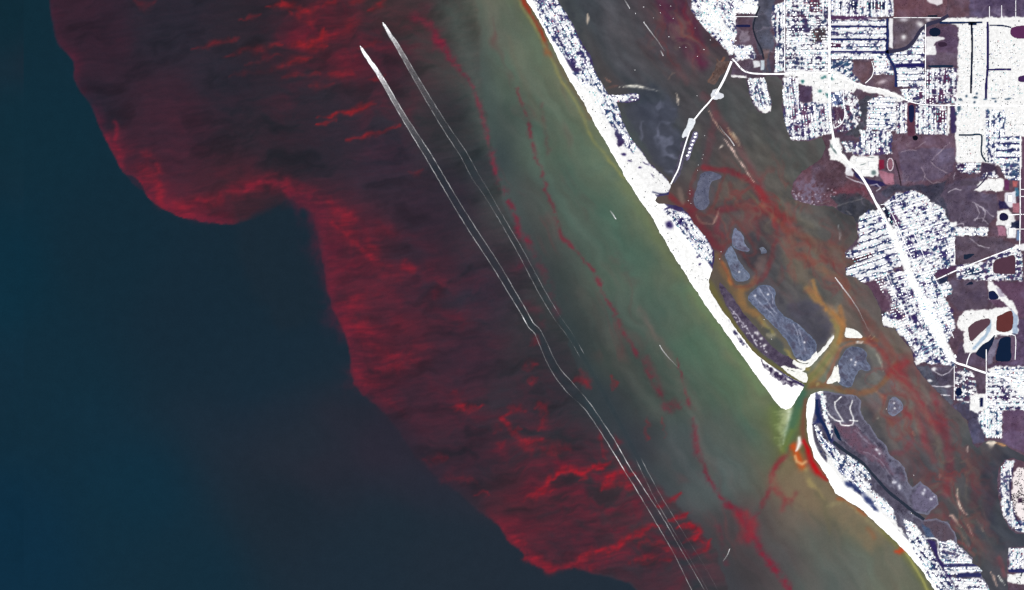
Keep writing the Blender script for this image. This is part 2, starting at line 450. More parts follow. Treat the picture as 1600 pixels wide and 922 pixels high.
front(SEA, [(487,333,.2),(499,375,.5),(508,408,.6),(512,450,.6),(521,480,.9),(535,510,.9),(547,546,.8),(550,579,.8),(556,600,.8),(574,621,.6),(595,639,.4),(612,650,.15)], (113,36,54), 30, 2.0, -1, 0.7, 2.5, 12, 0.55, 20, 17)
for (x, y, rx, ry, an, al) in [(560,462,14,9,.2,.6),(565,510,26,10,.25,.65),(578,536,18,7,.5,.6),(610,556,22,9,.2,.55),(600,575,30,7,.05,.5),(560,585,14,8,.0,.4),(575,600,26,8,-.1,.35),(640,562,26,6,-.15,.4),(660,540,20,8,-.1,.3),(610,632,22,7,.5,.3),(545,480,14,8,.1,.4),(630,505,22,12,.3,.3),(680,462,14,8,-.3,.4),(690,445,10,6,.2,.3),(720,500,14,9,0,.35),(548,340,10,7,.2,.45),(610,360,20,9,.3,.35),(610,430,26,9,.2,.3),(645,420,26,8,-.1,.3),(600,455,20,10,.1,.3)]:
    spot(SEA, x, y, rx, ry, (135,36,52), al, an, .8, 6, int(x))
# --- wind streaks in the north
for P, wd, al in [([(418,12),(440,6),(470,10)],5,.75),([(440,2),(455,10),(480,14)],4,.6),([(455,20),(485,20),(500,6),(515,0)],4.5,.6),([(452,72),(470,70),(495,64),(508,44)],6,.85),([(470,72),(490,76),(512,74)],4,.55),([(508,48),(512,62),(505,72)],5,.5),
                  ([(462,24),(478,30),(490,44)],6,.4),([(505,10),(520,4),(530,-4)],4,.6),([(578,16),(595,8),(602,-4)],5,.6),([(548,4),(565,0),(580,-4)],5,.4),([(430,110),(455,96),(480,92)],4,.4),([(452,96),(470,92),(490,90)],3.5,.4),
                  ([(512,115),(530,116),(555,118)],6,.5),([(560,75),(575,68),(592,66)],5,.4),([(500,184),(530,178),(560,172),(590,156)],3,.8),([(540,178),(565,168),(585,160)],4,.6),([(495,196),(510,192),(525,188)],2.5,.7),
                  ([(540,218),(570,212),(600,208),(622,196)],3,.6),([(575,124),(590,120),(600,118)],3,.5),([(300,78),(330,70),(370,58)],4,.45),([(350,90),(390,78),(440,70)],4,.4),([(375,28),(395,24),(405,22)],3,.4),([(440,122),(470,116),(500,118)],4,.3),
                  ([(215,2),(228,8),(240,2)],7,.3),([(480,132),(500,138),(520,132)],4,.3),([(380,100),(410,92),(440,86)],3,.25),([(360,120),(400,112),(450,104)],4,.2),([(640,270),(655,272),(662,268)],4,.35),([(520,60),(545,40),(560,30)],9,.3)]:
    stroke(SEA, P, (140,36,44), wd * 1.2, al * .95, warp=4, wscale=16, brk=.4, bscale=14, seed=int(P[0][0]) % 97, taper=.6)
spot(SEA, 540, 100, 34, 22, (110,32,48), .45, .3, 1, 8, 4)
spot(SEA, 520, 20, 40, 26, (105,34,48), .4, .2, 1, 8, 5)
# --- clumps in the south
for P, wd, al in [([(780,652),(790,662),(804,672),(815,674)],4,.6),([(782,652),(800,640),(820,644)],4,.5),([(800,674),(812,690),(830,692),(850,686)],5,.6),([(706,638),(720,636),(745,640),(750,635)],5,.55),([(712,612),(715,625),(722,630)],6,.4),
                  ([(845,768),(860,752),(870,738),(885,734),(900,738),(925,732),(945,724),(960,716)],4.5,.85),([(838,766),(852,764),(866,766)],4,.8),([(940,766),(955,750),(965,742),(985,742)],7,.85),([(950,760),(975,756),(985,765)],6,.5),
                  ([(812,780),(830,776),(850,772)],3.5,.6),([(822,876),(845,874),(862,888),(885,882),(900,878)],6,.75),([(818,862),(826,872),(845,886),(862,889)],4,.8),([(900,884),(915,872),(925,888)],8,.6),([(905,870),(930,862),(960,856),(985,842),(1005,832)],5,.7),
                  ([(960,850),(985,836),(1020,822),(1035,830)],5,.6),([(795,842),(810,846),(822,852)],5,.5),([(1030,790),(1050,782),(1062,770)],4,.7),([(1050,812),(1070,806),(1078,800)],5,.7),([(1060,826),(1080,822),(1090,832),(1085,842)],5,.8),([(1068,850),(1085,842),(1100,850)],4,.7),
                  ([(1085,866),(1100,860),(1110,842)],4,.6),([(985,878),(1020,872),(1050,875)],5,.5),([(1000,850),(1020,845),(1040,850)],5,.4),([(820,700),(850,700),(890,702)],9,.4),([(840,668),(850,660),(855,650)],6,.35),([(742,772),(755,770),(765,774)],3,.4),
                  ([(820,576),(832,568),(838,566)],5,.4),([(824,596),(836,592),(840,594)],4,.35),([(905,578),(914,590),(921,604)],5,.4),([(894,598),(906,590),(918,600)],4,.4),([(958,588),(962,598),(958,608)],2.4,.4),([(830,538),(836,530),(842,534)],5,.3),([(840,640),(850,632),(846,650)],5,.3),
                  ([(960,682),(965,690),(958,700)],5,.3),([(1010,650),(1012,670),(1010,690)],2.5,.4),([(1036,654),(1034,668),(1036,680)],2,.4),([(960,715),(968,725),(975,735)],4,.4),([(1035,854),(1060,866),(1075,874)],5,.4),([(900,740),(915,745),(905,752)],4,.5),
                  ([(936,660),(938,690),(950,720)],2.5,.35),([(660,716),(680,720),(700,716)],6,.25),([(690,752),(720,748),(745,756)],7,.25),([(775,690),(785,696),(790,690)],4,.3),([(770,674),(778,668),(786,674)],5,.25)]:
    stroke(SEA, P, (146,33,46), wd * 1.2, al * 1.0, warp=4.5, wscale=14, brk=.45, bscale=12, seed=int(P[0][1]) % 97, taper=.5)
front(SEA, [(740,792,.1),(779,819,.5),(794,843,.7),(818,861,.8),(827,876,1),(860,891,1),(896,884,.7),(922,895,.5),(940,900,.1)], (120,36,52), 20, 2, -1, .7, 2, 9, .5, 16, 23)
# --- thread lines along the shelf edge
THREADS = [([(682,55,1.6),(690,72,1.6),(712,98,1),(728,118,.8),(742,146,.7),(752,170,.9),(757,192,.8),(766,225,.9),(768,240,1),(776,272,.8),(784,292,1.2),(790,304,1),(806,340,.8),(810,362,1.3),(826,382,1)],4,1.0),
           ([(648,28),(668,36),(680,55),(684,74)],6,.55),([(640,30),(655,22),(668,10)],5,.4),
           ([(808,140,.8),(822,180,.8),(830,215,1),(836,240,1),(846,270,1),(856,306,1),(866,330,1),(874,362,1.2),(884,378,1.2),(908,402,.8),(930,428,1),(940,452,1.2),(950,470,1),(962,492,1.2),(972,515,1.1),(985,535,1.2),(998,560,1),(1012,582,1.3),(1022,600,1.2),(1034,622,1.3)],2.6,.72),
           ([(1058,560,.5),(1070,606,.7),(1080,640,.9),(1086,672,1.2),(1090,704,1.5),(1100,728,1),(1108,750,1),(1122,770,1),(1138,790,1.4)],3.2,.75),
           ([(1046,636),(1056,632),(1064,634)],6,.6),([(1036,634),(1048,640),(1058,636)],4,.5),([(1010,560),(1020,585),(1032,610)],6,.3),([(826,382),(846,420),(862,460),(870,490)],5,.35),([(805,420),(815,412),(820,410)],5,.5),
           ([(820,480),(838,486),(846,506)],8,.25),([(845,160,.6),(852,200,.8),(856,240,.8)],4,.25),([(1138,785,.7),(1152,802,1),(1166,822,1),(1178,842,1),(1190,862,1.1),(1210,887,1.2),(1232,917,1.2),(1250,945,1)],4.2,.95),([(1164,812),(1172,824),(1168,840)],8,.65),([(1156,800),(1168,820),(1182,840)],6,.5),
           ([(1250,690,.9),(1236,700,1),(1222,718,1),(1210,735,1),(1205,752,.9)],3.4,.75),([(1205,752),(1214,764),(1226,776),(1234,782),(1244,770)],3.4,.6),([(1206,760),(1196,780),(1186,800),(1176,815),(1170,840)],3.2,.55),([(1224,790),(1232,784),(1240,792)],3,.4),
           ([(1120,820),(1130,850),(1135,880)],4,.3),([(960,400),(968,410),(990,440)],8,.12)]
for i, (P, wd, al) in enumerate(THREADS):
    stroke(SEA, P, (118,38,58), wd * 1.2, al * .82, warp=2.4, wscale=9, brk=.6, bscale=11, seed=40 + i)
for i, (P, wd, al) in enumerate([([(1254,690,.7),(1240,698,1),(1224,714,1),(1211,733,1),(1206,750,1)],4.2,.75), ([(1206,748),(1212,762),(1222,774),(1230,782),(1238,776)],4.6,.7), ([(1228,778),(1226,788),(1222,796)],4,.5), ([(1204,756),(1198,772),(1192,786)],3.4,.4), ([(1164,806),(1174,822),(1170,838)],7,.7), ([(1150,800),(1158,820),(1154,846)],5,.45)]):
    stroke(SEA, P, (136,48,58), wd * 1.2, al * .75, warp=3, wscale=16, brk=.35, bscale=12, seed=300 + i)
# shelf edge steps from plum to grey-green
front(SEA, [(745,120,.2),(757,190,.5),(770,250,.6),(786,300,.6),(808,350,.5),(830,400,.3),(850,430,.1)], (84,98,92), 26, 4, -1, .35, 3, 10, seed=33)
stroke(SEA, [(795,60,.6),(815,120,1),(838,170,1),(850,200,.6)], (92,92,84), 5, .35, warp=3, seed=60)
stroke(SEA, [(700,10),(735,100),(750,180),(765,240)], (84,96,92), 12, .3, warp=5, seed=61)
stroke(SEA, [(905,455),(950,520),(985,580),(1010,620),(1030,650)], (88,90,86), 10, .3, warp=5, seed=63)
stroke(SEA, [(1020,520),(1050,570),(1085,640),(1095,690),(1110,740)], (96,94,90), 9, .35, warp=4, seed=64)
stroke(SEA, [(1000,480),(1028,530),(1056,565)], (116,90,92), 5, .3, warp=3, seed=65)
fe, fe2 = SEA.FE
Cb = SEA.C[wb]; redness = np.clip((Cb[..., 0] - .5 * (Cb[..., 1] + Cb[..., 2]) - 6) / 60, 0, 1)
Cb[..., 0] *= 1 + in_bloom * (.05 + .15 * redness) * fe + .03 * in_bloom * fe2
Cb[..., 1:] *= (1 + in_bloom * .035 * fe)[..., None]
# --- surf zone along the barrier beach
BEACH_W = [(790,-60),(822,0),(846,38),(866,78),(880,106),(894,132),(912,160),(924,184),(945,220),(960,246),(980,282),(1000,314),(1022,344),(1028,358),(1052,398),(1080,442),(1102,476),(1122,503),(1150,542),(1180,584),(1204,618),(1220,636)]
front(SEA, BEACH_W, (106,118,96), 62, 2, 1, .5, 3, 20, .2, 40, 69)
front(SEA, BEACH_W, (100,112,86), 22, 2, 1, .5, 2, 12, .4, 16, 70)
stroke(SEA, [(812,-12,1),(818,2,1),(829,24,1),(842,44,1),(852,66,.9),(862,88,.5)], (150,58,42), 4.2, .8, warp=1.6, brk=.35, seed=72)
stroke(SEA, [(805,-12),(813,6),(834,41),(848,66),(860,87),(875,122),(894,150),(910,181),(925,216),(947,244),(975,278)], (136,140,90), 2.6, .6, warp=1.4, brk=.3, seed=73)
stroke(SEA, [(862,84),(876,106),(892,132),(907,156),(922,184)], (98,86,72), 4, .5, warp=1.5, seed=74)
spot(SEA, 854, 82, 6, 4, (150,84,56), .6, .9, warp=2, seed=6)
stroke(SEA, [(975,285),(995,318),(1015,350),(1040,395),(1060,425)], (112,124,88), 8, .4, warp=2, seed=75)
stroke(SEA, [(1080,450),(1100,480),(1125,515),(1160,565),(1190,610)], (98,132,96), 9, .5, warp=2, seed=76)
wn_ = SEA.win(700, 1480, -20, 940)
an_ = np.deg2rad(58)
wx_ = 16 * fbm(SEA.X[wn_], SEA.Y[wn_], 70, seed=252, octv=3)
sk = fbm(SEA.X[wn_] + wx_, SEA.Y[wn_] - .4 * wx_, 150, 20, seed=251, octv=4, ang=an_)
near = sstep(0, 40, SEA.X[wn_] - np.interp(SEA.Y[wn_], [0,150,330,520,720,922], [720,755,800,890,1000,1150]))
SEA.C[wn_] *= (1 + .06 * near * sk)[..., None]
SEA.C[wn_] += near[..., None] * np.array((4, 1, -1.0)) * (1 - sstep(-60, 0, SEA.X[wn_] - np.interp(SEA.Y[wn_], [0,300,640,922], [900,1080,1270,1480])))[..., None]
SEA.C[wn_][..., 0] *= 1 + .05 * near * fbm(SEA.X[wn_] + wx_, SEA.Y[wn_], 120, 22, seed=257, octv=4, ang=an_)
shelf = np.clip(np.exp(-((SEA.X[wn_] - np.interp(SEA.Y[wn_], [0,150,330,520,720,922], [760,800,850,950,1060,1170])) / 75) ** 2), 0, 1)
fil = np.clip(1 - 5.0 * np.abs(fbm(SEA.X[wn_] + .8 * wx_, SEA.Y[wn_], 210, 40, seed=311, octv=3, ang=np.deg2rad(62))), 0, 1) * np.clip(.2 + fbm(SEA.X[wn_], SEA.Y[wn_], 60, seed=315, octv=3), 0, 1)
SEA.mix(wn_, shelf * fil * .42, (112,62,66))
# --- inlet plume and ebb shoal
blob(SEA, [(1222,640),(1240,636),(1236,664),(1226,690),(1222,700),(1216,670)], (176,186,140), .75, 6, 4, 8, .3, 6, 81)
stroke(SEA, [(1232,640,1.6),(1233,655,1.2),(1228,675,.8),(1224,694,.4)], (235,240,215), 3.6, .9, warp=1.5, brk=.3, bscale=5, seed=82)
for k in range(9):
    y0 = 640 + k * 5
    stroke(SEA, [(1236 - k * .6, y0), (1222 - k * .4, y0 + 2 + (k % 3)), (1210 + (k % 4) * 3, y0 + 4)], (170,180,130), 1.6, .45, warp=1, seed=90 + k)
stroke(SEA, [(1208,640),(1212,660),(1216,690)], (104,124,70), 9, .5, warp=2, seed=83)
stroke(SEA, [(1250,600,1.2),(1252,620,1.1),(1246,645,1.1),(1236,672,1.2),(1228,700,1)], (66,104,84), 7, .85, warp=1.2, seed=84)
stroke(SEA, [(1248,640),(1240,668),(1230,690),(1224,705)], (122,130,62), 6, .6, warp=1.4, seed=85)
stroke(SEA, [(1258,625),(1256,645),(1254,668),(1256,690)], (124,74,62), 4.4, .75, warp=1, seed=86)
blob(SEA, [(1205,752),(1224,716),(1248,700),(1258,720),(1272,738),(1296,762),(1316,782),(1345,800),(1385,842),(1360,860),(1320,830),(1290,800),(1250,790),(1232,784)], (126,112,90), .62, 10, 5, 14, .3, 14, 87)
stroke(SEA, [(1258,735,1),(1266,752,1),(1276,764,.8),(1290,780,.6)], (158,142,96), 5, .6, warp=3, brk=.4, seed=88)
stroke(SEA, [(1276,770),(1290,785),(1292,800),(1296,830)], (100,96,76), 4, .45, warp=3, seed=89)
stroke(SEA, [(1240,696,.8),(1246,715,1.2),(1252,728,1),(1244,716,.8)], (206,80,28), 6, .85, warp=2, seed=101)
stroke(SEA, [(1249,684,.7),(1250,692,1.1),(1247,700,.8),(1245,704,.5)], (255,252,244), 3.4, 1.0, warp=.6, seed=102)
stroke(SEA, [(1243,712),(1246,722),(1254,726),(1260,722)], (236,196,140), 2.4, .7, warp=1, seed=103)
stroke(SEA, [(1256,690,.8),(1262,704,1.1),(1268,722,1.5),(1278,738,1.2),(1288,746,1),(1292,750,.6)], (186,20,28), 3.8, .92, warp=1, brk=.25, seed=104)
stroke(SEA, [(1288,742),(1302,760),(1316,778)], (110,84,64), 5, .6, warp=2, seed=105)
stroke(SEA, [(1310,780),(1322,782),(1330,790),(1340,798),(1352,806)], (168,84,48), 3, .7, warp=1.5, brk=.4, seed=106)
stroke(SEA, [(1296,790),(1320,786),(1338,798),(1360,816),(1380,832)], (150,140,104), 4, .5, warp=3, brk=.4, seed=107)
stroke(SEA, [(1380,826),(1400,850),(1424,880),(1446,915),(1460,950)], (122,122,66), 6, .6, warp=1.5, seed=108)
stroke(SEA, [(1412,858),(1424,878),(1438,900),(1450,924)], (178,176,100), 1.8, .7, warp=1, seed=109)
stroke(SEA, [(1400,862,.7),(1406,862,1),(1411,857,1.4)], (196,66,36), 4, .85, warp=1, seed=110)
stroke(SEA, [(1356,826),(1362,832),(1366,840)], (150,90,60), 4, .4, seed=111)

# --- lagoon: channels, tannin red, shoals
RB = (128, 40, 44)
for P, wd, al, c in [
   ([(1034,0),(1050,30),(1066,60),(1082,84),(1098,100)], 12, .6, (86,38,61)), ([(1030,0),(1036,14),(1044,30)], 6, .5, (88,40,63)), ([(1060,4),(1072,22),(1090,60),(1096,96)], 10, .55, (91,34,57)), ([(1046,84),(1060,110),(1072,128)], 6, .4, (98,66,69)),
   ([(1060,44),(1078,60),(1076,84),(1086,104)], 7, .35, (110,88,80)), ([(1108,128),(1122,104),(1132,92)], 2.2, .85, (145,94,70)), ([(1098,150),(1112,160),(1118,180),(1112,210),(1104,250),(1098,290),(1090,320)], 7, .55, (98,58,63)),
   ([(1120,180),(1140,210),(1158,236),(1176,268),(1190,290)], 7, .6, (107,66,69)), ([(1100,262),(1120,266),(1146,270),(1170,282),(1184,296),(1196,310)], 5, .75, (117,42,51)), ([(1080,300),(1086,322),(1078,330),(1090,350),(1104,366),(1120,384),(1132,392)], 7, .8, (110,46,57)),
   ([(1048,306),(1060,318),(1076,322)], 5, .8, (121,50,57)), ([(1184,296),(1196,314),(1206,326),(1222,336),(1236,344)], 7, .8, (128,44,49)), ([(1206,326),(1220,344),(1240,356),(1262,376),(1290,400),(1316,420)], 9, .65, (117,58,57)), ([(1190,322),(1206,334),(1212,352)], 5, .7, (158,58,53)),
   ([(1122,328),(1150,324),(1180,326),(1200,332)], 6, .7, (103,52,57)), ([(1126,326),(1122,346),(1118,362),(1130,370)], 5, .6, (112,52,61)), ([(1212,350),(1214,368),(1208,390),(1202,412),(1194,430),(1184,442)], 5, .7, (109,56,59)), ([(1180,340),(1184,356),(1186,372)], 4, .6, (107,54,61)),
   ([(1222,350),(1232,366),(1240,380)], 5, .6, (130,70,57)), ([(1236,360),(1270,376),(1300,384),(1318,392)], 6, .5, (121,68,59)), ([(1256,400),(1280,418),(1300,430),(1318,440),(1330,470)], 7, .6, (124,76,59)),
   ([(1120,400),(1128,420),(1140,440),(1150,458),(1162,475)], 7, .6, (128,98,68)), ([(1130,410),(1136,426),(1142,442)], 3.5, .8, (169,112,65)), ([(1180,436),(1172,448),(1160,452)], 6, .7, (140,98,65)), ([(1156,450),(1160,470),(1166,482),(1184,492),(1196,505)], 6, .75, (146,110,72)),
   ([(1110,440),(1122,470),(1140,500),(1160,530),(1180,555),(1210,578),(1240,592),(1256,598)], 4.5, .9, (106,100,64)), ([(1196,505),(1210,520),(1228,534),(1236,555),(1246,570),(1262,576)], 5, .8, (134,126,82)),
   ([(1262,450),(1272,460),(1284,476),(1300,490),(1308,505),(1312,520),(1304,545),(1290,565),(1274,588),(1264,600)], 7, .95, (149,112,70)), ([(1270,440),(1276,462),(1290,482)], 4, .8, (167,119,66)), ([(1312,480),(1316,500),(1320,515)], 4.5, .85, (154,108,68)),
   ([(1300,500),(1308,512),(1306,536),(1290,562),(1272,586)], 3.5, .6, (140,126,66)), ([(1250,600),(1262,596),(1276,584),(1286,570)], 6, .8, (120,120,76)), ([(1316,532),(1330,528),(1350,530),(1370,532)], 3.5, .8, (142,90,59)), ([(1308,560),(1314,545),(1330,536),(1350,536),(1370,540)], 2.6, .8, (152,101,74)),
   ([(1290,600),(1300,575),(1310,552)], 3.4, .75, (136,90,71)), ([(1252,606),(1270,604),(1288,602),(1310,608),(1335,614),(1360,610),(1380,598),(1392,584),(1400,570)], 5.5, .95, (123,88,65)), ([(1258,604),(1280,600),(1300,606),(1320,612)], 2.6, .7, (124,100,66)),
   ([(1360,534),(1376,548),(1388,566),(1398,580),(1412,596)], 6, .75, (132,58,57)), ([(1350,490),(1364,510),(1376,526),(1390,545),(1404,570)], 7, .55, (128,72,63)), ([(1330,470),(1345,490),(1352,510),(1360,530)], 6, .5, (121,66,61)), ([(1392,584),(1404,574),(1416,566)], 8, .75, (146,52,57)),
   ([(1408,584),(1420,606),(1436,626),(1450,650),(1466,670)], 8, .7, (140,54,61)), ([(1418,636),(1430,648),(1440,668),(1446,690)], 6, .55, (132,52,61)), ([(1460,620),(1470,650),(1480,690),(1484,730),(1480,770)], 8, .55, (124,50,61)), ([(1380,620),(1386,640),(1388,655),(1396,664)], 5, .6, (132,76,65)),
   ([(1404,640),(1416,644),(1424,652)], 5, .6, (147,56,63)), ([(1436,660),(1446,690),(1460,720)], 6, .45, (123,60,63)), ([(1346,590),(1352,560),(1372,552)], 3, .35, (120,112,96)), ([(1398,690),(1420,672),(1426,680)], 5, .4, (114,66,65)), ([(1390,710),(1410,706),(1424,690)], 5, .45, (112,60,69)),
   ([(1440,820),(1460,806),(1480,810),(1496,820)], 4, .5, (109,58,67)), ([(1520,744),(1526,760),(1520,790)], 8, .4, (98,48,59)), ([(1540,760),(1544,790),(1536,820)], 10, .35, (91,52,63)), ([(1500,845),(1512,856),(1522,868)], 3, .6, (132,70,69)), ([(1560,870),(1566,884),(1570,900)], 4, .5, (132,66,71)), ([(1538,850),(1550,866),(1560,880)], 8, .3, (88,58,65)),
   ([(1376,680),(1370,660),(1378,640)], 6, .4, (112,106,90)), ([(1424,640),(1432,660),(1436,676)], 7, .3, (112,110,90)), ([(1410,600),(1440,640),(1466,690),(1472,740)], 5, .35, (112,106,90)), ([(1240,400),(1246,430),(1262,448)], 9, .4, (112,100,78)), ([(1262,372),(1278,400),(1290,430)], 8, .3, (116,100,76)),
   ([(1215,310),(1225,330),(1250,344),(1275,352)], 7, .35, (104,98,78)), ([(1170,300),(1184,316),(1216,346)], 3, .5, (120,104,78)), ([(1240,560),(1250,562),(1262,556),(1280,540),(1298,522)], 2.5, .4, (136,134,103)), ([(1400,520),(1412,540),(1424,560)], 7, .4, (112,98,82)), ([(1380,512),(1392,530),(1406,552)], 6, .4, (112,96,80)),
   ([(1176,180),(1190,230),(1200,260),(1210,290)], 10, .3, (94,90,80)), ([(1090,200),(1086,240),(1074,280)], 8, .35, (88,84,76)), ([(1060,296),(1064,306),(1066,316)], 4, .55, (136,116,106))]:
    stroke(SEA, P, c, wd * .95, min(1, al * 1.05), warp=1.8, wscale=11, brk=.2, bscale=10, prof=3.0, seed=(int(P[0][0]) * 3 + int(P[0][1])) % 83)
for P, wd, al, c in [([(1256,600),(1274,583),(1292,560),(1305,538),(1311,515)], 7, .85, (132,120,80)), ([(1260,596),(1278,578),(1296,556)], 3, .6, (112,116,72)), ([(1302,486),(1312,500),(1316,516),(1310,536)], 3.5, .7, (168,112,58)),
                     ([(1256,600),(1252,618),(1246,640),(1238,664)], 6.5, .7, (66,104,84)), ([(1228,545),(1236,556),(1244,566),(1254,572),(1262,578)], 3, .8, (150,136,84)), ([(1188,498),(1206,508),(1222,524),(1230,540)], 5, .7, (132,118,78)),
                     ([(1108,446),(1118,462),(1134,488),(1156,520),(1178,548),(1206,570),(1236,586),(1258,598)], 4, .85, (104,98,62))]:
    stroke(SEA, P, c, wd, al, warp=1.2, wscale=9, prof=3.0, seed=int(P[0][0]) % 53)
for P, wd, al, c in [   # pale shoals and foam-white bars awash
   ([(968,136,.6),(985,134,1),(1000,136,1),(1016,140,1),(1032,143,.5)], 1.9, 1, (250,244,226)), ([(945,122),(950,126),(955,128)], 1.4, .5, (190,130,110)), ([(917,22),(919,28),(918,38)], 2.2, .9, (196,178,158)), ([(1056,146),(1059,154),(1060,164)], 2, .85, (214,196,176)),
   ([(948,138),(956,136),(966,134)], 2.2, .6, (130,88,80)), ([(1044,124),(1050,116),(1056,112)], 1.4, .4, (150,120,100)), ([(1138,200),(1146,212),(1156,228)], 2, .7, (208,180,140)), ([(1130,216),(1140,228),(1150,244),(1162,260),(1172,276),(1180,286)], 1.5, .95, (226,190,176)),
   ([(1124,232),(1127,229),(1131,226)], 1.8, .85, (206,190,176)), ([(1106,172),(1118,192),(1132,210)], 1.3, .75, (200,160,140)), ([(1136,200),(1142,210),(1150,222)], 1.6, .6, (210,170,120)), ([(1145,206),(1152,216),(1158,230)], 1.6, .5, (190,170,140)),
   ([(1246,300),(1244,322),(1246,334)], 2, .3, (140,128,106)), ([(1124,326),(1118,344),(1112,352)], 2, .6, (190,160,140)), ([(1088,334),(1096,348),(1112,350)], 2, .4, (160,128,110)), ([(1196,522),(1206,526),(1212,520)], 4, .7, (176,168,140)), ([(1190,512),(1196,504),(1204,512)], 4, .4, (150,140,110)),
   ([(1288,536),(1298,528),(1304,520)], 1.6, .8, (240,238,220)), ([(1336,535),(1344,535),(1350,536)], 1.4, 1, (245,246,240)), ([(1368,552),(1376,566),(1380,580)], 2, .75, (176,172,150)), ([(1352,540),(1366,548),(1374,560)], 3, .45, (130,128,112)), ([(1495,762),(1496,778),(1502,796),(1512,804)], 1.7, .95, (232,206,186)),
   ([(1482,804),(1488,806),(1496,818),(1502,824)], 2.4, .8, (214,170,152)), ([(1510,818),(1516,830),(1520,838)], 1.4, .8, (214,200,186)), ([(1548,894),(1554,906),(1558,916)], 1.8, .8, (206,170,150)), ([(1560,900),(1566,908),(1570,914)], 1.3, .8, (220,220,210)), ([(1526,812),(1532,822),(1538,832)], 1.6, .4, (160,140,124)),
   ([(1512,698),(1512,706)], 1.8, .9, (226,214,200)), ([(1540,692,.6),(1548,694,1.3),(1556,692,1)], 4, .95, (255,240,214)), ([(1556,692),(1566,694),(1572,698)], 2.2, .8, (222,150,84)), ([(1370,652),(1372,654)], 2, .5, (200,190,170)), ([(1468,740),(1469,752)], 1.3, .6, (180,164,150)), ([(1414,780),(1430,794),(1450,798)], 2, .5, (140,124,116)),
   ([(1504,836),(1512,846),(1516,856)], 1.5, .4, (170,130,120)), ([(1310,350),(1312,362),(1312,378)], 1.6, .7, (170,176,176)), ([(1305,340),(1307,334)], 2, .4, (140,140,140)), ([(1358,526),(1362,520),(1366,526),(1362,530),(1358,528)], 1, .6, (190,160,120)), ([(1528,610),(1524,620)], 2, .2, (120,120,110)),
   ([(1424,674),(1430,680)], 2, .6, (196,120,100)), ([(1368,612),(1378,618),(1386,624)], 2, .5, (170,120,90)), ([(1276,604),(1280,598)], 3, .5, (170,160,110))]:
    stroke(SEA, P, c, wd, al * .9, warp=1.1, wscale=6, brk=.35, bscale=6, taper=.75, seed=(int(P[0][0]) + int(P[0][1])) % 71)
# flood-tide shoals: dry sand that water barely covers
for poly, c, al in [([(1290,470),(1302,478),(1310,474),(1308,492),(1300,486)], (150,146,128), .3)]:
    blob(SEA, poly, c, al, 3, 2, 6)
for poly, c, al in [([(1136,338),(1160,332),(1180,340),(1184,356),(1170,366),(1150,362),(1138,352)], (90,76,74), .75), ([(1154,372),(1176,364),(1196,384),(1200,404),(1186,420),(1166,418),(1152,396)], (68,62,66), .85), ([(1184,404),(1200,402),(1198,420),(1184,436),(1174,436),(1178,420)], (106,86,82), .7),
                    ([(1216,366),(1232,372),(1250,400),(1270,430),(1262,446),(1240,440),(1222,410)], (106,94,82), .65), ([(1232,478),(1258,466),(1282,480),(1300,506),(1298,524),(1276,552),(1262,540),(1240,510)], (80,76,88), .85), ([(1204,446),(1236,440),(1262,456),(1260,468),(1232,474),(1214,460)], (84,80,80), .7),
                    ([(1296,380),(1318,392),(1322,412),(1306,410),(1290,394)], (108,84,72), .6), ([(1328,450),(1346,470),(1356,500),(1346,504),(1334,478)], (96,86,80), .5), ([(1160,230),(1200,226),(1226,260),(1230,300),(1200,296),(1172,262)], (90,84,78), .6), ([(1120,286),(1160,286),(1176,304),(1160,314),(1124,312)], (96,82,74), .65)]:
    blob(SEA, poly, c, al, 5, 4, 12, .2, 10, int(poly[0][1]) % 59)
# dark seagrass beds
for poly, c, al in [([(1146,380),(1160,368),(1176,376),(1180,400),(1176,416),(1160,414),(1150,398)], (62,58,62), .8), ([(1140,336),(1176,336),(1180,352),(1168,362),(1146,356)], (92,76,72), .4), ([(1206,458),(1222,460),(1226,476),(1212,478)], (60,58,66), .6),
                    ([(1230,480),(1262,474),(1296,500),(1300,520),(1284,545),(1270,552),(1240,520)], (70,68,76), .6), ([(1010,130),(1040,140),(1060,160),(1056,190),(1020,200),(990,170),(980,160)], (56,60,70), .55), ([(1346,560),(1372,566),(1376,586),(1356,604),(1338,600)], (82,80,80), .5),
                    ([(1344,640),(1368,640),(1384,690),(1400,740),(1380,700),(1352,664)], (66,64,70), .5), ([(1416,720),(1450,716),(1460,740),(1446,760),(1420,744)], (64,66,70), .5), ([(1540,710),(1600,720),(1560,760),(1552,840),(1600,880),(1545,830),(1530,740)], (52,54,66), .5),
                    ([(1016,206),(1060,210),(1064,250),(1050,280),(1036,270),(1014,240)], (62,66,78), .5), ([(878,6),(892,6),(920,80),(944,128),(936,128),(900,50)], (52,56,64), .5), ([(1290,320),(1330,330),(1340,350),(1320,370),(1300,345)], (66,64,66), .45)]:
    blob(SEA, poly, c, al, 6, 5, 14, .3, 12, int(poly[0][0]) % 61)
blob(SEA, [(1350,544),(1366,548),(1378,566),(1380,586),(1370,600),(1350,606),(1362,590),(1364,570),(1358,556)], (108,108,102), .7, 4, 3, 8, .2, 8, 7)
blob(SEA, [(1390,606),(1404,604),(1424,618),(1430,634),(1420,640),(1406,622)], (120,102,92), .6, 4, 3, 8, .2, 8, 8)
blob(SEA, [(1412,628),(1424,626),(1428,636),(1420,642)], (104,104,96), .7, 3, 2, 8, .2, 8, 9)
blob(SEA, [(1418,578),(1440,600),(1460,624),(1448,630),(1426,600)], (108,98,90), .6, 4, 3, 8, .3, 8, 10)
blob(SEA, [(1230,320),(1262,330),(1290,356),(1280,362),(1252,344)], (100,96,90), .6, 5, 4, 10, .3, 8, 11)
wf = SEA.win(960, 1075, 140, 295)
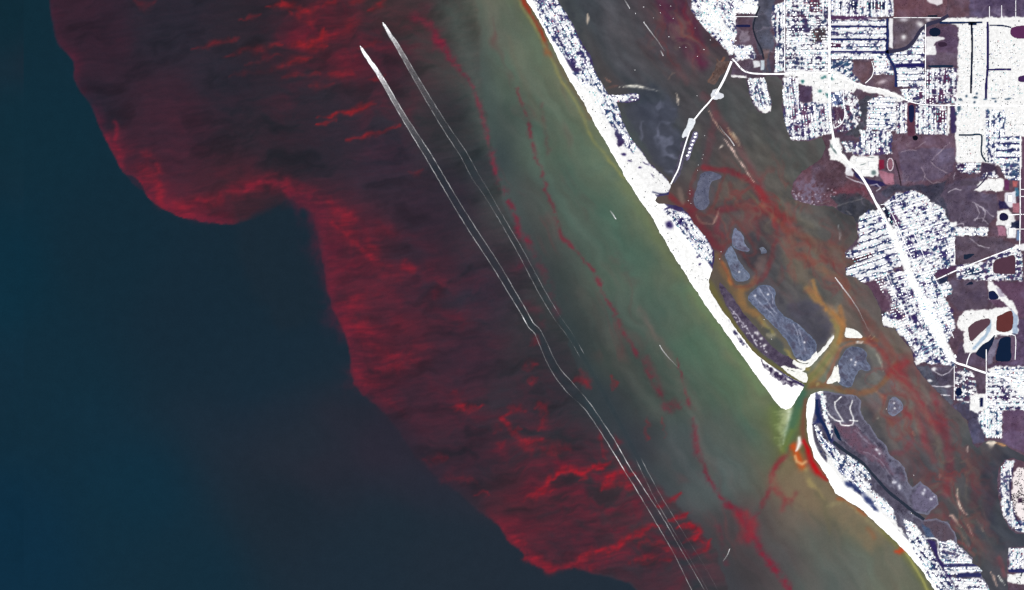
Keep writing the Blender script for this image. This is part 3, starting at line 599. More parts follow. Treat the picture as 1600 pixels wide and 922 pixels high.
fl = sstep(-5, 5, sdf(SEA.X[wf], SEA.Y[wf], np.array([(976,168),(1000,162),(1022,158),(1046,152),(1058,170),(1052,196),(1066,206),(1062,240),(1052,276),(1040,272),(1016,240),(996,212),(980,188)], float)) + 4 * fbm(SEA.X[wf], SEA.Y[wf], 12, seed=231, octv=3))
SEA.mix(wf, fl * .75, (68,70,82))
rg = np.clip(1 - 3.2 * np.abs(fbm(SEA.X[wf], SEA.Y[wf], 26, seed=235, octv=3)), 0, 1) * np.clip(.5 + fbm(SEA.X[wf], SEA.Y[wf], 30, seed=239, octv=2), 0, 1)
SEA.mix(wf, fl * rg * .7, (116,118,138))
# creases in the flats
wl = SEA.win(870, 1620, -20, 940)
nl = fbm(SEA.X[wl], SEA.Y[wl], 26, 9, seed=45, octv=4, ang=0.75)
lag = sstep(0, 30, SEA.X[wl] - np.interp(SEA.Y[wl], [0,300,600,922], [880,1050,1270,1480]))
SEA.C[wl] *= (1 + 0.09 * lag * nl)[..., None]
mnl = SEA.C[wl].mean(-1, keepdims=True)
SEA.C[wl] += lag[..., None] * ((mnl - SEA.C[wl]) * .14 + np.array((0, .5, 3.0)))

lx_ = SEA.X[wl] + 14 * fbm(SEA.X[wl], SEA.Y[wl], 40, seed=281, octv=3); ly_ = SEA.Y[wl] + 14 * fbm(SEA.X[wl], SEA.Y[wl], 40, seed=284, octv=3)
f1 = np.clip(1 - 3.0 * np.abs(fbm(lx_, ly_, 70, 22, seed=287, octv=4, ang=1.0)), 0, 1); f2 = np.clip(1 - 3.0 * np.abs(fbm(lx_, ly_, 60, 20, seed=291, octv=4, ang=.9)), 0, 1)
act = np.zeros(lx_.shape)
for (x, y, r) in [(1200,320,60),(1260,390,60),(1310,430,40),(1400,590,50),(1440,660,60),(1480,740,60),(1110,360,40),(1150,300,40),(1500,830,50),(1070,50,50)]: act = np.maximum(act, np.exp(-((SEA.X[wl] - x) ** 2 + (SEA.Y[wl] - y) ** 2) / r ** 2))
SEA.mix(wl, lag * act * f1 * .5, (132,56,58)); SEA.mix(wl, lag * act * f2 * .4, (118,106,92))
SEA.C[wl] += (lag[..., None] * .12) * (SEA.C[wl] - np.array((82, 74, 74.0))) + (lag * 2.0)[..., None]
# cleared lanes behind the two trawlers
WAKE_A = [(564.5,75,1.3),(570,84,2.0),(578,96,2.5),(592,116,3.0),(628,178,3.6),(667,240,5),(700,296,5.2),(731.5,348,5.6),(778,420,5.6),(823.5,497,4.8),(829,507,5),(840,519,5.2),(850,540,6),(867,576,6.6),(891,606,8),(917,634,6),(938,664,5.6),(956,692,5.8),(976.5,727,5),(1003,769,5.5),(1032,816,6.5),(1058,861,6.4),(1087,915,8.5),(1110,955,9)]
WAKE_B = [(599.5,37.5,1.0),(604,45,1.8),(611,57,2.4),(624,77,3.0),(659,138,4),(695,197,5),(723.5,240,5.6),(743,276,6),(759,300,5),(782,339,4.2),(811.5,390,4.6),(838,440,5),(864,486,5),(888,520,4.5),(906,549,4),(935,600,4),(968,660,4),(998,718,4),(1022,766,5),(1045,806,5.5),(1067,842,6),(1090,880,7),(1110,915,7),(1130,950,7)]
for W, al in ((WAKE_A, .42), (WAKE_B, .26)):
    P = [(x, y, max(r, 2) / 6) for x, y, r in W]
    stroke(SEA, P, (42,58,66), 6.5, al, warp=.5, seed=130)

HALO = [([(1094,272),(1124,272),(1108,318),(1100,328),(1084,316)],1), ([(1148,356),(1171,391),(1146,386)],1), ([(1142,384),(1172,430),(1168,438),(1152,440),(1133,402)],1), ([(1172,458),(1188,446),(1202,446),(1212,456),(1214,480),(1262,520),(1276,550),(1262,567),(1242,556),(1200,500)],0), ([(1322,546),(1346,544),(1360,574),(1336,590),(1318,604),(1306,578)],0), ([(1390,624),(1408,628),(1404,646),(1387,644)],1)]
for i, (P, rr_) in enumerate(HALO):
    P = np.array(P, float); wh = SEA.win(P[:,0].min() - 20, P[:,0].max() + 20, P[:,1].min() - 20, P[:,1].max() + 20)
    dh = -sdf(SEA.X[wh], SEA.Y[wh], P) + 2.2 * fbm(SEA.X[wh], SEA.Y[wh], 9, seed=320 + i, octv=3)
    SEA.mix(wh, np.clip(1 - sstep(2, 7, dh), 0, 1) * .55, (84,82,90))
    if rr_: SEA.mix(wh, np.exp(-((dh - 9) / 2.6) ** 2) * .38, (118,58,60))

def flush(Mp, k, r=None):
    L = lin(Mp.C)
    if r is not None: L = L - r
    return np.clip(L / k, 0.0005, 0.86)
sea_me = grid_mesh('sea', SEA, np.zeros(SEA.X.shape), flush(SEA, K_WATER, R_WATER), M_WATER)
sea = link('sea', sea_me)
tag(sea, 'teal to wine red coastal sea and lagoon water streaked by a red algal bloom', kind='structure')

# ================================================================== THE LAND
MAINLAND = [(1060,-7000),(1060,-300),(1068,-20),(1074,4),(1078,14),(1086,26),(1094,38),(1104,48),(1116,62),(1128,72),(1136,82),(1140,92),(1143,97),(1143,112),(1141,116),(1142,121),(1164,123),(1167,128),(1171,148),(1176,162),(1184,174),(1196,178),(1205,175),(1206,162),(1202,146),(1198,132),(1194,121),
            (1200,119),(1214,119),(1222,126),(1223,150),(1221,164),(1226,192),(1233,212),(1236,219),(1262,221),(1276,217),(1284,214),(1290,230),(1284,246),(1270,258),(1252,268),(1240,286),(1236,302),(1242,312),(1262,318),(1280,322),(1300,322),(1318,334),(1334,340),(1338,350),(1340,372),
            (1330,384),(1320,394),(1323,404),(1334,406),(1336,412),(1321,418),(1322,430),(1338,434),(1346,442),(1356,446),(1366,462),(1376,482),(1378,500),(1380,510),(1398,514),(1408,528),(1424,546),(1428,568),(1436,580),(1452,600),(1472,620),(1486,634),(1500,646),(1510,656),(1516,678),(1520,694),(1528,700),(1538,690),
            (1552,688),(1566,692),(1580,702),(1600,712),(1640,722),(1700,716),(1800,700),(7800,700),(7800,-7000)]
SOUTH_NECK = [(7800,700),(1800,700),(1660,712),(1620,724),(1600,722),(1584,716),(1570,718),(1561,730),(1558,750),(1560,776),(1563,796),(1570,812),(1577,826),(1588,834),(1604,834),(1640,838),(1700,836),(1760,760),(7800,760)]
SOUTH_TOWN = [(7800,800),(1760,840),(1640,852),(1600,854),(1576,856),(1573,880),(1574,912),(1578,940),(1590,1000),(1640,1200),(1700,7800),(7800,7800)]
NORTH_KEY = [(400,-1200),(700,-260)] + BEACH_W[:-1] + [(1220,637),(1228,640),(1237,637),(1246,622),(1257,602),(1244,594),(1224,583),(1200,569),(1176,549),(1150,515),(1138,498),(1120,472),(1108,452),(1108,436),(1112,424),(1116,408),(1116,392),(1102,369),(1084,350),(1076,334),(1066,325),(1050,320),(1030,318),(1024,314),(1026,308),(1044,304),(1049,290),(1039,277),(1014,254),(1000,232),
            (986,216),(972,188),(968,174),(964,160),(984,161),(998,157),(1000,150),(994,145),(978,147),(960,149),(950,146),(942,132),(930,112),(922,86),(906,62),(896,40),(882,16),(870,0),(840,-60),(760,-260),(460,-1200)]
SOUTH_KEY = [(1274,613),(1266,616),(1261,630),(1260,646),(1261,668),(1264,690),(1272,714),(1290,742),(1306,772),(1322,781),(1346,796),(1376,824),(1410,856),(1440,890),(1458,918),(1480,960),(1560,1200),(1700,1700),(1740,1700),(1640,1200),(1556,960),(1546,920),(1540,908),(1532,896),(1536,892),(1528,884),(1518,880),(1520,872),(1510,862),(1496,850),
             (1492,832),(1480,816),(1462,810),(1446,812),(1430,806),(1420,800),(1450,804),(1466,788),(1464,774),(1450,762),(1438,752),(1426,762),(1418,752),(1414,732),(1404,720),(1390,712),(1384,696),(1372,684),(1362,668),(1350,656),(1344,640),(1346,626),(1338,618),(1318,616),(1300,612),(1288,610)]
ISLANDS = {   # name: (outline, ground colour)
 'flats_north': [(1094,272),(1108,268),(1124,272),(1126,278),(1112,284),(1108,300),(1108,318),(1100,328),(1090,326),(1084,316),(1088,296)],
 'west_upper': [(1148,356),(1160,366),(1164,380),(1171,391),(1158,392),(1146,386),(1143,374)],
 'west_lower': [(1142,384),(1148,392),(1154,406),(1164,420),(1172,430),(1168,438),(1152,440),(1144,430),(1138,412),(1133,402),(1136,390)],
 'centre_long': [(1172,458),(1188,446),(1202,446),(1212,456),(1210,468),(1214,480),(1226,494),(1244,504),(1262,520),(1274,534),(1276,550),(1272,560),(1262,567),(1250,566),(1242,556),(1232,536),(1218,518),(1200,500),(1186,486),(1174,474),(1169,466)],
 'west_strip': [(1124,440),(1130,446),(1142,460),(1152,476),(1164,492),(1180,510),(1196,530),(1214,548),(1236,560),(1258,574),(1250,580),(1226,576),(1204,562),(1184,546),(1164,524),(1148,500),(1136,478),(1126,456)],
 'round_east': [(1322,546),(1332,541),(1346,544),(1354,552),(1354,562),(1360,574),(1356,580),(1344,578),(1336,590),(1330,604),(1318,604),(1308,594),(1306,578),(1312,562),(1316,554)],
 'small_round': [(1390,624),(1398,620),(1408,628),(1411,638),(1404,646),(1394,650),(1387,644),(1388,632)],
 'cay_north': [(1186,388),(1192,386),(1198,394),(1190,396)],
 'sand_fork': [(1322,512),(1334,514),(1344,522),(1346,528),(1330,528),(1320,526)],
 'sand_west': [(1303,523),(1302,530),(1290,546),(1276,562),(1264,574),(1252,572),(1242,566),(1250,567),(1262,568),(1274,557),(1284,545)],
 'sand_strip': [(1224,576),(1240,580),(1256,582),(1262,588),(1260,598),(1246,592),(1232,584)],
 'sand_east': [(1305,572),(1307,582),(1308,594),(1302,598),(1292,599),(1298,588)],
 'marina_key': [(1113,140),(1122,139),(1124,144),(1130,147),(1130,153),(1120,156),(1112,154),(1110,149)],
 'bridge_key': [(1076,184),(1086,186),(1086,194),(1078,206),(1073,216),(1066,215),(1068,206),(1074,196)],
 'dock_key': [(1084,206),(1090,206),(1090,214),(1084,226),(1080,238),(1076,250),(1070,248),(1072,236),(1078,220)],
 'mangrove_flat': [(1064,222),(1074,218),(1070,240),(1064,268),(1054,286),(1050,280),(1056,258),(1062,240)],
 'point_flat': [(1120,92),(1128,96),(1140,96),(1138,106),(1128,116),(1116,132),(1108,128),(1114,118)],
}
ISLAND_LOOK = dict(flats_north=(92,92,112), west_upper=(112,112,134), west_lower=(98,106,128), centre_long=(92,98,122), west_strip=(82,72,92), round_east=(88,92,114), small_round=(112,108,126), cay_north=(104,110,128),
                   sand_fork=(250,250,246), sand_west=(252,252,248), sand_strip=(252,252,246), sand_east=(252,252,246), marina_key=(225,228,235), bridge_key=(235,240,245), dock_key=(120,115,145), mangrove_flat=(84,80,98), point_flat=(98,80,76))

LAND = Map(spread(810, 1606, 1.0, 6000), spread(-6, 930, 1.0, 6000))
LX, LY = LAND.X, LAND.Y
FULL = np.full(LX.shape, -50.0)
jit = 0.9 * fbm(LX, LY, 7, seed=5, octv=3)
def area_sdf(P, margin=14):
    P = np.array(P, float)
    w = LAND.win(P[:, 0].min() - margin, P[:, 0].max() + margin, P[:, 1].min() - margin, P[:, 1].max() + margin)
    out = np.full(LX.shape, -50.0)
    out[w] = sdf(LX[w], LY[w], P) + jit[w]
    return out
SD = {}
for nm, P in (('mainland', MAINLAND), ('south_neck', SOUTH_NECK), ('south_town', SOUTH_TOWN), ('north_key', NORTH_KEY), ('south_key', SOUTH_KEY)):
    SD[nm] = area_sdf(P)
for nm, P in ISLANDS.items(): SD[nm] = area_sdf(resample(P + P[:1], 2.0)[:-1])

# ---- ground colour: pine scrub and salt marsh in plum and umber, then everything that people laid on it
g1 = fbm(LX, LY, 60, seed=61, octv=5); g2 = fbm(LX, LY, 12, seed=66, octv=4); g3 = fbm(LX, LY, 4, seed=69, octv=3)
LAND.C[:] = np.array((90, 71, 84.0))
LAND.C += g1[..., None] * np.array((8, 3, 2.0))
def ground(poly, col, soft=1.8, warp=2.4, alpha=1.0, tex=7.0, seed=0, scale=9):
    blob(LAND, poly, col, alpha, soft, warp, 10, seed=seed)
    if tex:
        P = np.array(poly, float)
        w = LAND.win(P[:, 0].min(), P[:, 0].max(), P[:, 1].min(), P[:, 1].max())
        m = inside(LX[w], LY[w], P)
        LAND.C[w] += (m * tex * fbm(LX[w], LY[w], scale, seed=80 + seed, octv=4))[..., None] * np.array((1, .95, 1.0))
def lines(pts_list, col, wd=0.8, al=0.7, warp=1.0, brk=.3, seed=0):
    for i, P in enumerate(pts_list): stroke(LAND, P, col, wd, al, warp=warp, wscale=6, brk=brk, bscale=6, seed=seed + i)
NAVY, PURP, TEALD, WHITE = (40,42,88), (84,62,88), (40,86,112), (255,255,255)
for P, c, t in [([(1236,302),(1240,286),(1252,268),(1270,258),(1284,246),(1300,240),(1330,268),(1352,292),(1368,322),(1380,350),(1366,340),(1340,336),(1318,330),(1290,320),(1262,318)], (108,70,74), 8),
                ([(1280,208),(1300,214),(1312,250),(1330,275),(1310,300),(1280,300),(1268,262)], (96,66,70), 8), ([(1300,306),(1340,300),(1366,318),(1380,344),(1372,352),(1336,346),(1310,330)], (74,66,68), 10),
                
                ([(1396,-30),(1480,-30),(1480,27),(1396,27)], (114,74,78), 6), ([(1480,-30),(1520,-30),(1516,27),(1480,27)], (106,72,76), 8), ([(1515,-20),(1640,-20),(1640,28),(1515,28)], (94,72,92), 14),
                ([(1396,29),(1452,29),(1466,32),(1440,46),(1426,66),(1416,75),(1398,76)], (106,84,88), 10), ([(1447,42),(1497,42),(1497,103),(1447,103)], (98,70,86), 9), ([(1448,82),(1496,84),(1496,102),(1448,100)], (104,80,90), 8),
                ([(1395,210),(1492,212),(1492,262),(1480,280),(1440,292),(1400,288),(1395,250)], (108,76,84), 9), ([(1404,236),(1440,232),(1492,230),(1490,268),(1460,282),(1410,284)], (104,82,96), 10),
                ([(1460,300),(1500,280),(1540,276),(1524,300),(1560,304),(1558,340),(1540,358),(1494,354),(1478,334),(1466,318)], (96,76,88), 9), ([(1494,370),(1560,370),(1590,384),(1550,398),(1500,416),(1493,400)], (98,76,84), 9),
                ([(1484,440),(1540,440),(1544,470),(1540,482),(1500,486),(1484,470)], (96,74,84), 6), ([(1396,290),(1440,290),(1480,284),(1470,306),(1486,340),(1480,345),(1452,310),(1430,296),(1404,298),(1384,310),(1376,300)], (74,64,74), 7),
                ([(1330,98),(1362,95),(1360,118),(1350,130),(1330,120)], (112,78,80), 8), ([(1362,118),(1396,116),(1400,140),(1370,138)], (104,74,78), 10), ([(1340,160),(1356,150),(1368,146),(1356,160),(1354,200),(1340,214),(1320,210),(1346,190)], (82,74,78), 6),
                ([(1186,-10),(1210,-10),(1206,30),(1204,45),(1211,62),(1208,78),(1200,92),(1206,113),(1192,113),(1195,92),(1186,85),(1180,65),(1175,50),(1178,30),(1184,15)], (84,76,84), 8), ([(1192,78),(1202,76),(1200,96),(1198,112),(1194,96)], (116,88,84), 10),
                ([(1148,46),(1180,48),(1184,70),(1150,72)], (104,78,86), 9), ([(1156,46),(1170,50),(1172,62),(1156,68)], (138,116,124), 8), ([(1200,118),(1222,124),(1224,160),(1214,156),(1204,134)], (110,94,84), 9),
                ([(1248,134),(1268,134),(1268,160),(1248,160)], (86,60,78), 5), ([(1565,640),(1700,638),(1700,720),(1600,708),(1566,690)], (104,74,92), 8), ([(1490,572),(1540,582),(1540,640),(1516,640),(1500,630)], (96,72,82), 12),
                ([(1434,576),(1490,572),(1490,632),(1470,616),(1450,596)], (92,76,86), 9), ([(1430,572),(1450,572),(1462,592),(1490,628),(1486,634),(1452,600)], (98,92,100), 8), ([(1488,634),(1512,620),(1540,650),(1540,690),(1520,694),(1510,656)], (84,72,88), 9), ([(1500,532),(1540,545),(1541,575),(1510,572),(1494,560)], (96,72,86), 6),
                ([(1590,300),(1700,300),(1700,380),(1596,380)], (104,74,88), 8), ([(1544,440),(1600,440),(1640,480),(1592,500),(1560,482),(1546,470)], (104,70,86), 8), ([(1592,500),(1640,500),(1640,572),(1545,572),(1580,560)], (98,72,92), 10)]:
    ground(P, (c[0] - 6, c[1] + 2, c[2] + 8), tex=t, seed=int(P[0][0]) % 23)
g4 = np.clip(fbm(LX, LY, 22, seed=73, octv=5), -1, 1)
LAND.C += g2[..., None] * np.array((6, 6, 7.0)) + g3[..., None] * np.array((4, 4, 5.0)) + np.clip(g4, 0, 1)[..., None] * np.array((10, 14, 20.0)) + np.clip(-g4, 0, 1)[..., None] * np.array((-8, -6, -2.0))
rid = np.clip(1 - 7 * np.abs(fbm(LX, LY, 34, seed=261, octv=4)), 0, 1) * np.clip(.1 + 1.4 * fbm(LX, LY, 50, seed=266, octv=3), 0, 1)
LAND.mix((slice(None), slice(None)), .32 * rid, (168, 154, 172))
crk = np.clip(1 - 6 * np.abs(fbm(LX, LY, 46, seed=271, octv=4)), 0, 1) * np.clip(.2 + 1.2 * fbm(LX, LY, 60, seed=276, octv=2), 0, 1)
LAND.mix((slice(None), slice(None)), .4 * crk, (62, 54, 66))
blob(LAND, [(1238,302),(1246,286),(1270,276),(1290,290),(1284,318),(1262,320),(1246,314)], (120,108,130), .75, 6, 5, 8, .8, 5, 31)
for k in range(46):
    t = random.random(); spot(LAND, 1238 + 70 * t + random.uniform(-3, 3), 300 + 10 * math.sin(t * 5) + 12 * t + random.uniform(-7, 7), random.uniform(.6, 1.4), random.uniform(.5, 1.1), (214,206,222), .75)
for x, y, r in [(1330,300,12),(1352,300,8),(1356,242,8),(1340,296,8),(1310,296,10)]: spot(LAND, x, y, r, r * .6, (138,56,72), .32, warp=6, seed=int(x))
# ---- sand and marsh trails
lines([[(1408,238),(1420,234),(1432,236)],[(1430,232),(1446,222)],[(1456,250),(1470,236),(1484,222)],[(1454,252),(1464,262),(1480,270)],[(1440,262),(1446,272),(1440,284)],[(1444,276),(1456,286),(1470,284)],[(1416,282),(1420,276)]], (176,160,172), .7, .6, seed=3)
lines([[(1482,300),(1490,296),(1502,296)],[(1490,280),(1492,270)],[(1520,316),(1536,326),(1552,338)],[(1530,322),(1540,330),(1536,345)],[(1522,344),(1534,340),(1544,350)],[(1516,372),(1530,384),(1546,388)],[(1488,352),(1504,350),(1508,356)],[(1524,320),(1530,334),(1524,345)]], (205,196,208), .8, .7, seed=13)
ground([(1446,58),(1460,56),(1476,60),(1476,62),(1462,66),(1456,76),(1450,84),(1447,84)], (250,250,250), .8, 1, .9, 0); ground([(1447,72),(1462,72),(1464,86),(1447,86)], (250,250,250), 1, 1, .95, 0)
ground([(1446,-4),(1470,-4),(1474,6),(1466,10),(1450,3)], (240,236,240), 1.5, 2, .9, 0); spot(LAND,1412,58,4,4,(250,248,250),.95); spot(LAND,1412,31,7,3,(225,222,228),.8); spot(LAND,1438,38,6,4,(250,248,250),.9,.6); spot(LAND,1450,31,4,3,(245,240,245),.9); spot(LAND,1378,128,8,3,(240,225,232),.7,-.3)
lines([[(1284,342),(1310,350),(1336,346)],[(1300,326),(1320,318),(1350,310)],[(1282,318),(1296,314)],[(1322,330),(1330,336)]], (130,126,130), .9, .5, seed=23)
ground([(1500,290),(1500,282)] + [(1530,284),(1530,290)], (72,64,74), 1, 1, .4, 0)

# ---- barrier beaches
PALE = (255, 255, 253)
wk = LAND.win(780, 1300, -8, 660)
d_beach = line_dist(LX[wk], LY[wk], resample(BEACH_W))[0]
bw = np.interp(LY[wk], [0,40,100,140,170,200,240,300,340,360,420,440,470,500,520,550,575,600,640], [10,10,10,14,18,14,14,24,34,38,40,36,30,22,22,24,30,44,80])
key_in = SD['north_key'][wk] > -3
w_ = LAND.win(780, 1300, -8, 660)
LAND.mix(w_, key_in * 1.0, (66,58,98))
LAND.C[w_] += (key_in * 16 * g2[w_])[..., None] * np.array((.6, 1.0, .9))
LAND.mix(w_, key_in * (1 - sstep(bw - 2, bw + 1, d_beach)), PALE)
key2_in = SD['south_key'] > -3
wk2 = LAND.win(1250, 1580, 600, 960)
LAND.mix(wk2, (key2_in[wk2]) * 1.0, (88,84,102))
rk = np.clip(1 - 3.4 * np.abs(fbm(LX[wk2], LY[wk2], 26, 14, seed=301, octv=4, ang=.9)), 0, 1)
LAND.mix(wk2, key2_in[wk2] * rk * .45, (136,138,158)); LAND.mix(wk2, key2_in[wk2] * np.clip(fbm(LX[wk2], LY[wk2], 14, seed=305, octv=3), 0, 1) * .6, (66,62,80))
LAND.C[wk2] += (key2_in[wk2] * 10 * g2[wk2])[..., None] + (key2_in[wk2] * 8 * g3[wk2])[..., None]
BEACH_S = [(1274,612),(1265,616),(1261,630),(1260,646),(1261,668),(1264,690),(1272,714),(1290,742),(1306,772),(1322,781),(1346,796),(1376,824),(1410,856),(1440,890),(1458,918),(1480,960)]
# marsh behind the southern beach
blob(LAND, [(1306,664),(1330,660),(1362,690),(1376,700),(1390,730),(1414,748),(1400,746),(1370,722),(1340,706),(1318,688)], (110,82,100), .8, 4, 3, 10, .3, 8, 5)
blob(LAND, [(1384,704),(1396,716),(1404,742),(1416,764),(1428,770),(1420,782),(1404,766),(1392,740)], (112,112,134), .7, 4, 3, 8, .4, 8, 6)
blob(LAND, [(1424,776),(1438,754),(1464,774),(1464,790),(1446,800),(1428,796)], (112,106,132), .9, 2, 1.5, 8, .2, 6, 7)
blob(LAND, [(1442,812),(1462,812),(1482,820),(1492,836),(1488,850),(1470,846),(1446,838)], (92,78,90), .9, 2, 1.5, 8, .2, 6, 8)
lines([[(1338,668),(1346,684),(1360,694)],[(1330,660),(1345,670)],[(1350,706),(1366,712),(1382,728)],[(1366,692),(1376,706),(1382,712)],[(1382,730),(1392,744),(1398,752)],[(1318,688),(1330,698)],[(1336,672),(1356,690)]], (150,142,160), .9, .6, seed=33)
for x, y, r in [(1370,704,4),(1374,708,3),(1400,754,3),(1405,758,4),(1406,764,3),(1396,752,3),(1441,770,4),(1455,780,3),(1444,766,3),(1460,776,2)]: spot(LAND, x, y, r * .7, r * .7, (235,235,245), .9, warp=2, seed=int(x))
LAND.mix(wk2, key2_in[wk2] * (1 - sstep(1.2, 4.0, SD['south_key'][wk2] + .8 * g2[wk2])) * .6, (132,134,154))
LAND.mix(wk2, key2_in[wk2] * (1 - sstep(np.interp(LY[wk2], [600,640,660,690,720,750,790,830,870,920], [12,14,9,9,12,18,18,16,14,12]) - 2, np.interp(LY[wk2], [600,640,660,690,720,750,790,830,870,920], [12,14,9,9,12,18,18,16,14,12]) + 1, line_dist(LX[wk2], LY[wk2], resample(BEACH_S))[0])), PALE)
blob(LAND, [(1290,710),(1306,716),(1318,736),(1330,756),(1340,770),(1330,776),(1306,756),(1294,738)], PALE, .95, 2, 2, 6, seed=9)
blob(LAND, [(1340,760),(1350,754),(1362,768),(1384,786),(1394,800),(1404,820),(1414,836),(1400,830),(1376,806),(1352,786)], PALE, .95, 1.5, 3, 6, seed=10)
blob(LAND, [(1274,640),(1284,644),(1286,660),(1278,660)], (40,44,92), .8, 2, 1, 6)
# islands: mangrove and sand
for nm, c in ISLAND_LOOK.items():
    P = np.array(ISLANDS[nm], float); w = LAND.win(P[:,0].min() - 6, P[:,0].max() + 6, P[:,1].min() - 6, P[:,1].max() + 6)
    m = (SD[nm][w] > -4) & (SD['mainland'][w] < 0) & (SD['north_key'][w] < 0)
    LAND.mix(w, m * 1.0, c)
    if c[0] < 200: LAND.C[w] += (m * (12 * g2[w] + 10 * g3[w]))[..., None] * np.array((1, 1, .95))
    if nm in ('centre_long', 'west_lower', 'west_upper', 'small_round', 'round_east'):      # pale salt pan in the middle, darker fringe
        rd = np.clip(1 - 2.6 * np.abs(fbm(LX[w], LY[w], 16, 8, seed=140, octv=4, ang=.85)), 0, 1) * m
        LAND.mix(w, .55 * rd, (140, 152, 180)); LAND.mix(w, .5 * m * np.clip(fbm(LX[w], LY[w], 10, seed=146, octv=3), 0, 1), (76, 66, 84))
        LAND.mix(w, .5 * m * (1 - sstep(.6, 2.2, SD[nm][w])), (112, 128, 152))
    if nm == 'flats_north': LAND.C[w] += (m * 10)[..., None] * np.array((.6, .9, 1))
lines([[(1186,450),(1194,462),(1204,478),(1214,490)],[(1198,448),(1206,460),(1208,474)],[(1178,462),(1190,476),(1210,494)],[(1246,500),(1250,520),(1256,538),(1258,548)],[(1240,506),(1246,522),(1250,540)]], (176,180,200), .9, .7, seed=43)
for x, y in [(1180,462),(1200,460),(1155,425),(1257,535),(1337,566),(1330,562),(1397,630),(1398,638),(1336,570)]: spot(LAND, x, y, 1.6, 1.6, (250,248,252), .95)
for k in range(26):
    t = k / 25; spot(LAND, 1140 + 58 * t + random.uniform(-3, 3), 484 + 66 * t + random.uniform(-4, 4), 1.1, 1.1, (245,240,250), .9)
for x, y, r in [(1184,522,3),(1188,528,2.4),(1180,518,2),(1194,540,2)]: spot(LAND, x, y, r, r, (250,248,250), .9, warp=2, seed=int(y))
lines([[(1140,480),(1150,492),(1160,504),(1176,528),(1182,540)]], (225,220,235), .9, .8, seed=53)
# dune scrub along the thin southern end of the north key
blob(LAND, [(1126,487),(1134,496),(1150,518),(1170,545),(1160,540),(1142,514)], (58,54,92), .85, 1.2, 1.2, 6, .5, 5, 12)
blob(LAND, [(1188,560),(1202,575),(1222,586),(1240,597),(1246,603),(1236,604),(1224,600),(1208,590),(1196,576)], (60,48,80), .95, 1.2, 2.2, 6, .35, 4, 13)

HOUSES = []        # (x, y, half_length, half_width, angle, district)
TREES = []         # (x, y, radius, colour)
def pick_in(poly, n):
    P = np.array(poly, float); x = RNG.uniform(P[:,0].min(), P[:,0].max(), n); y = RNG.uniform(P[:,1].min(), P[:,1].max(), n)
    k = inside(x, y, P); return x[k], y[k]

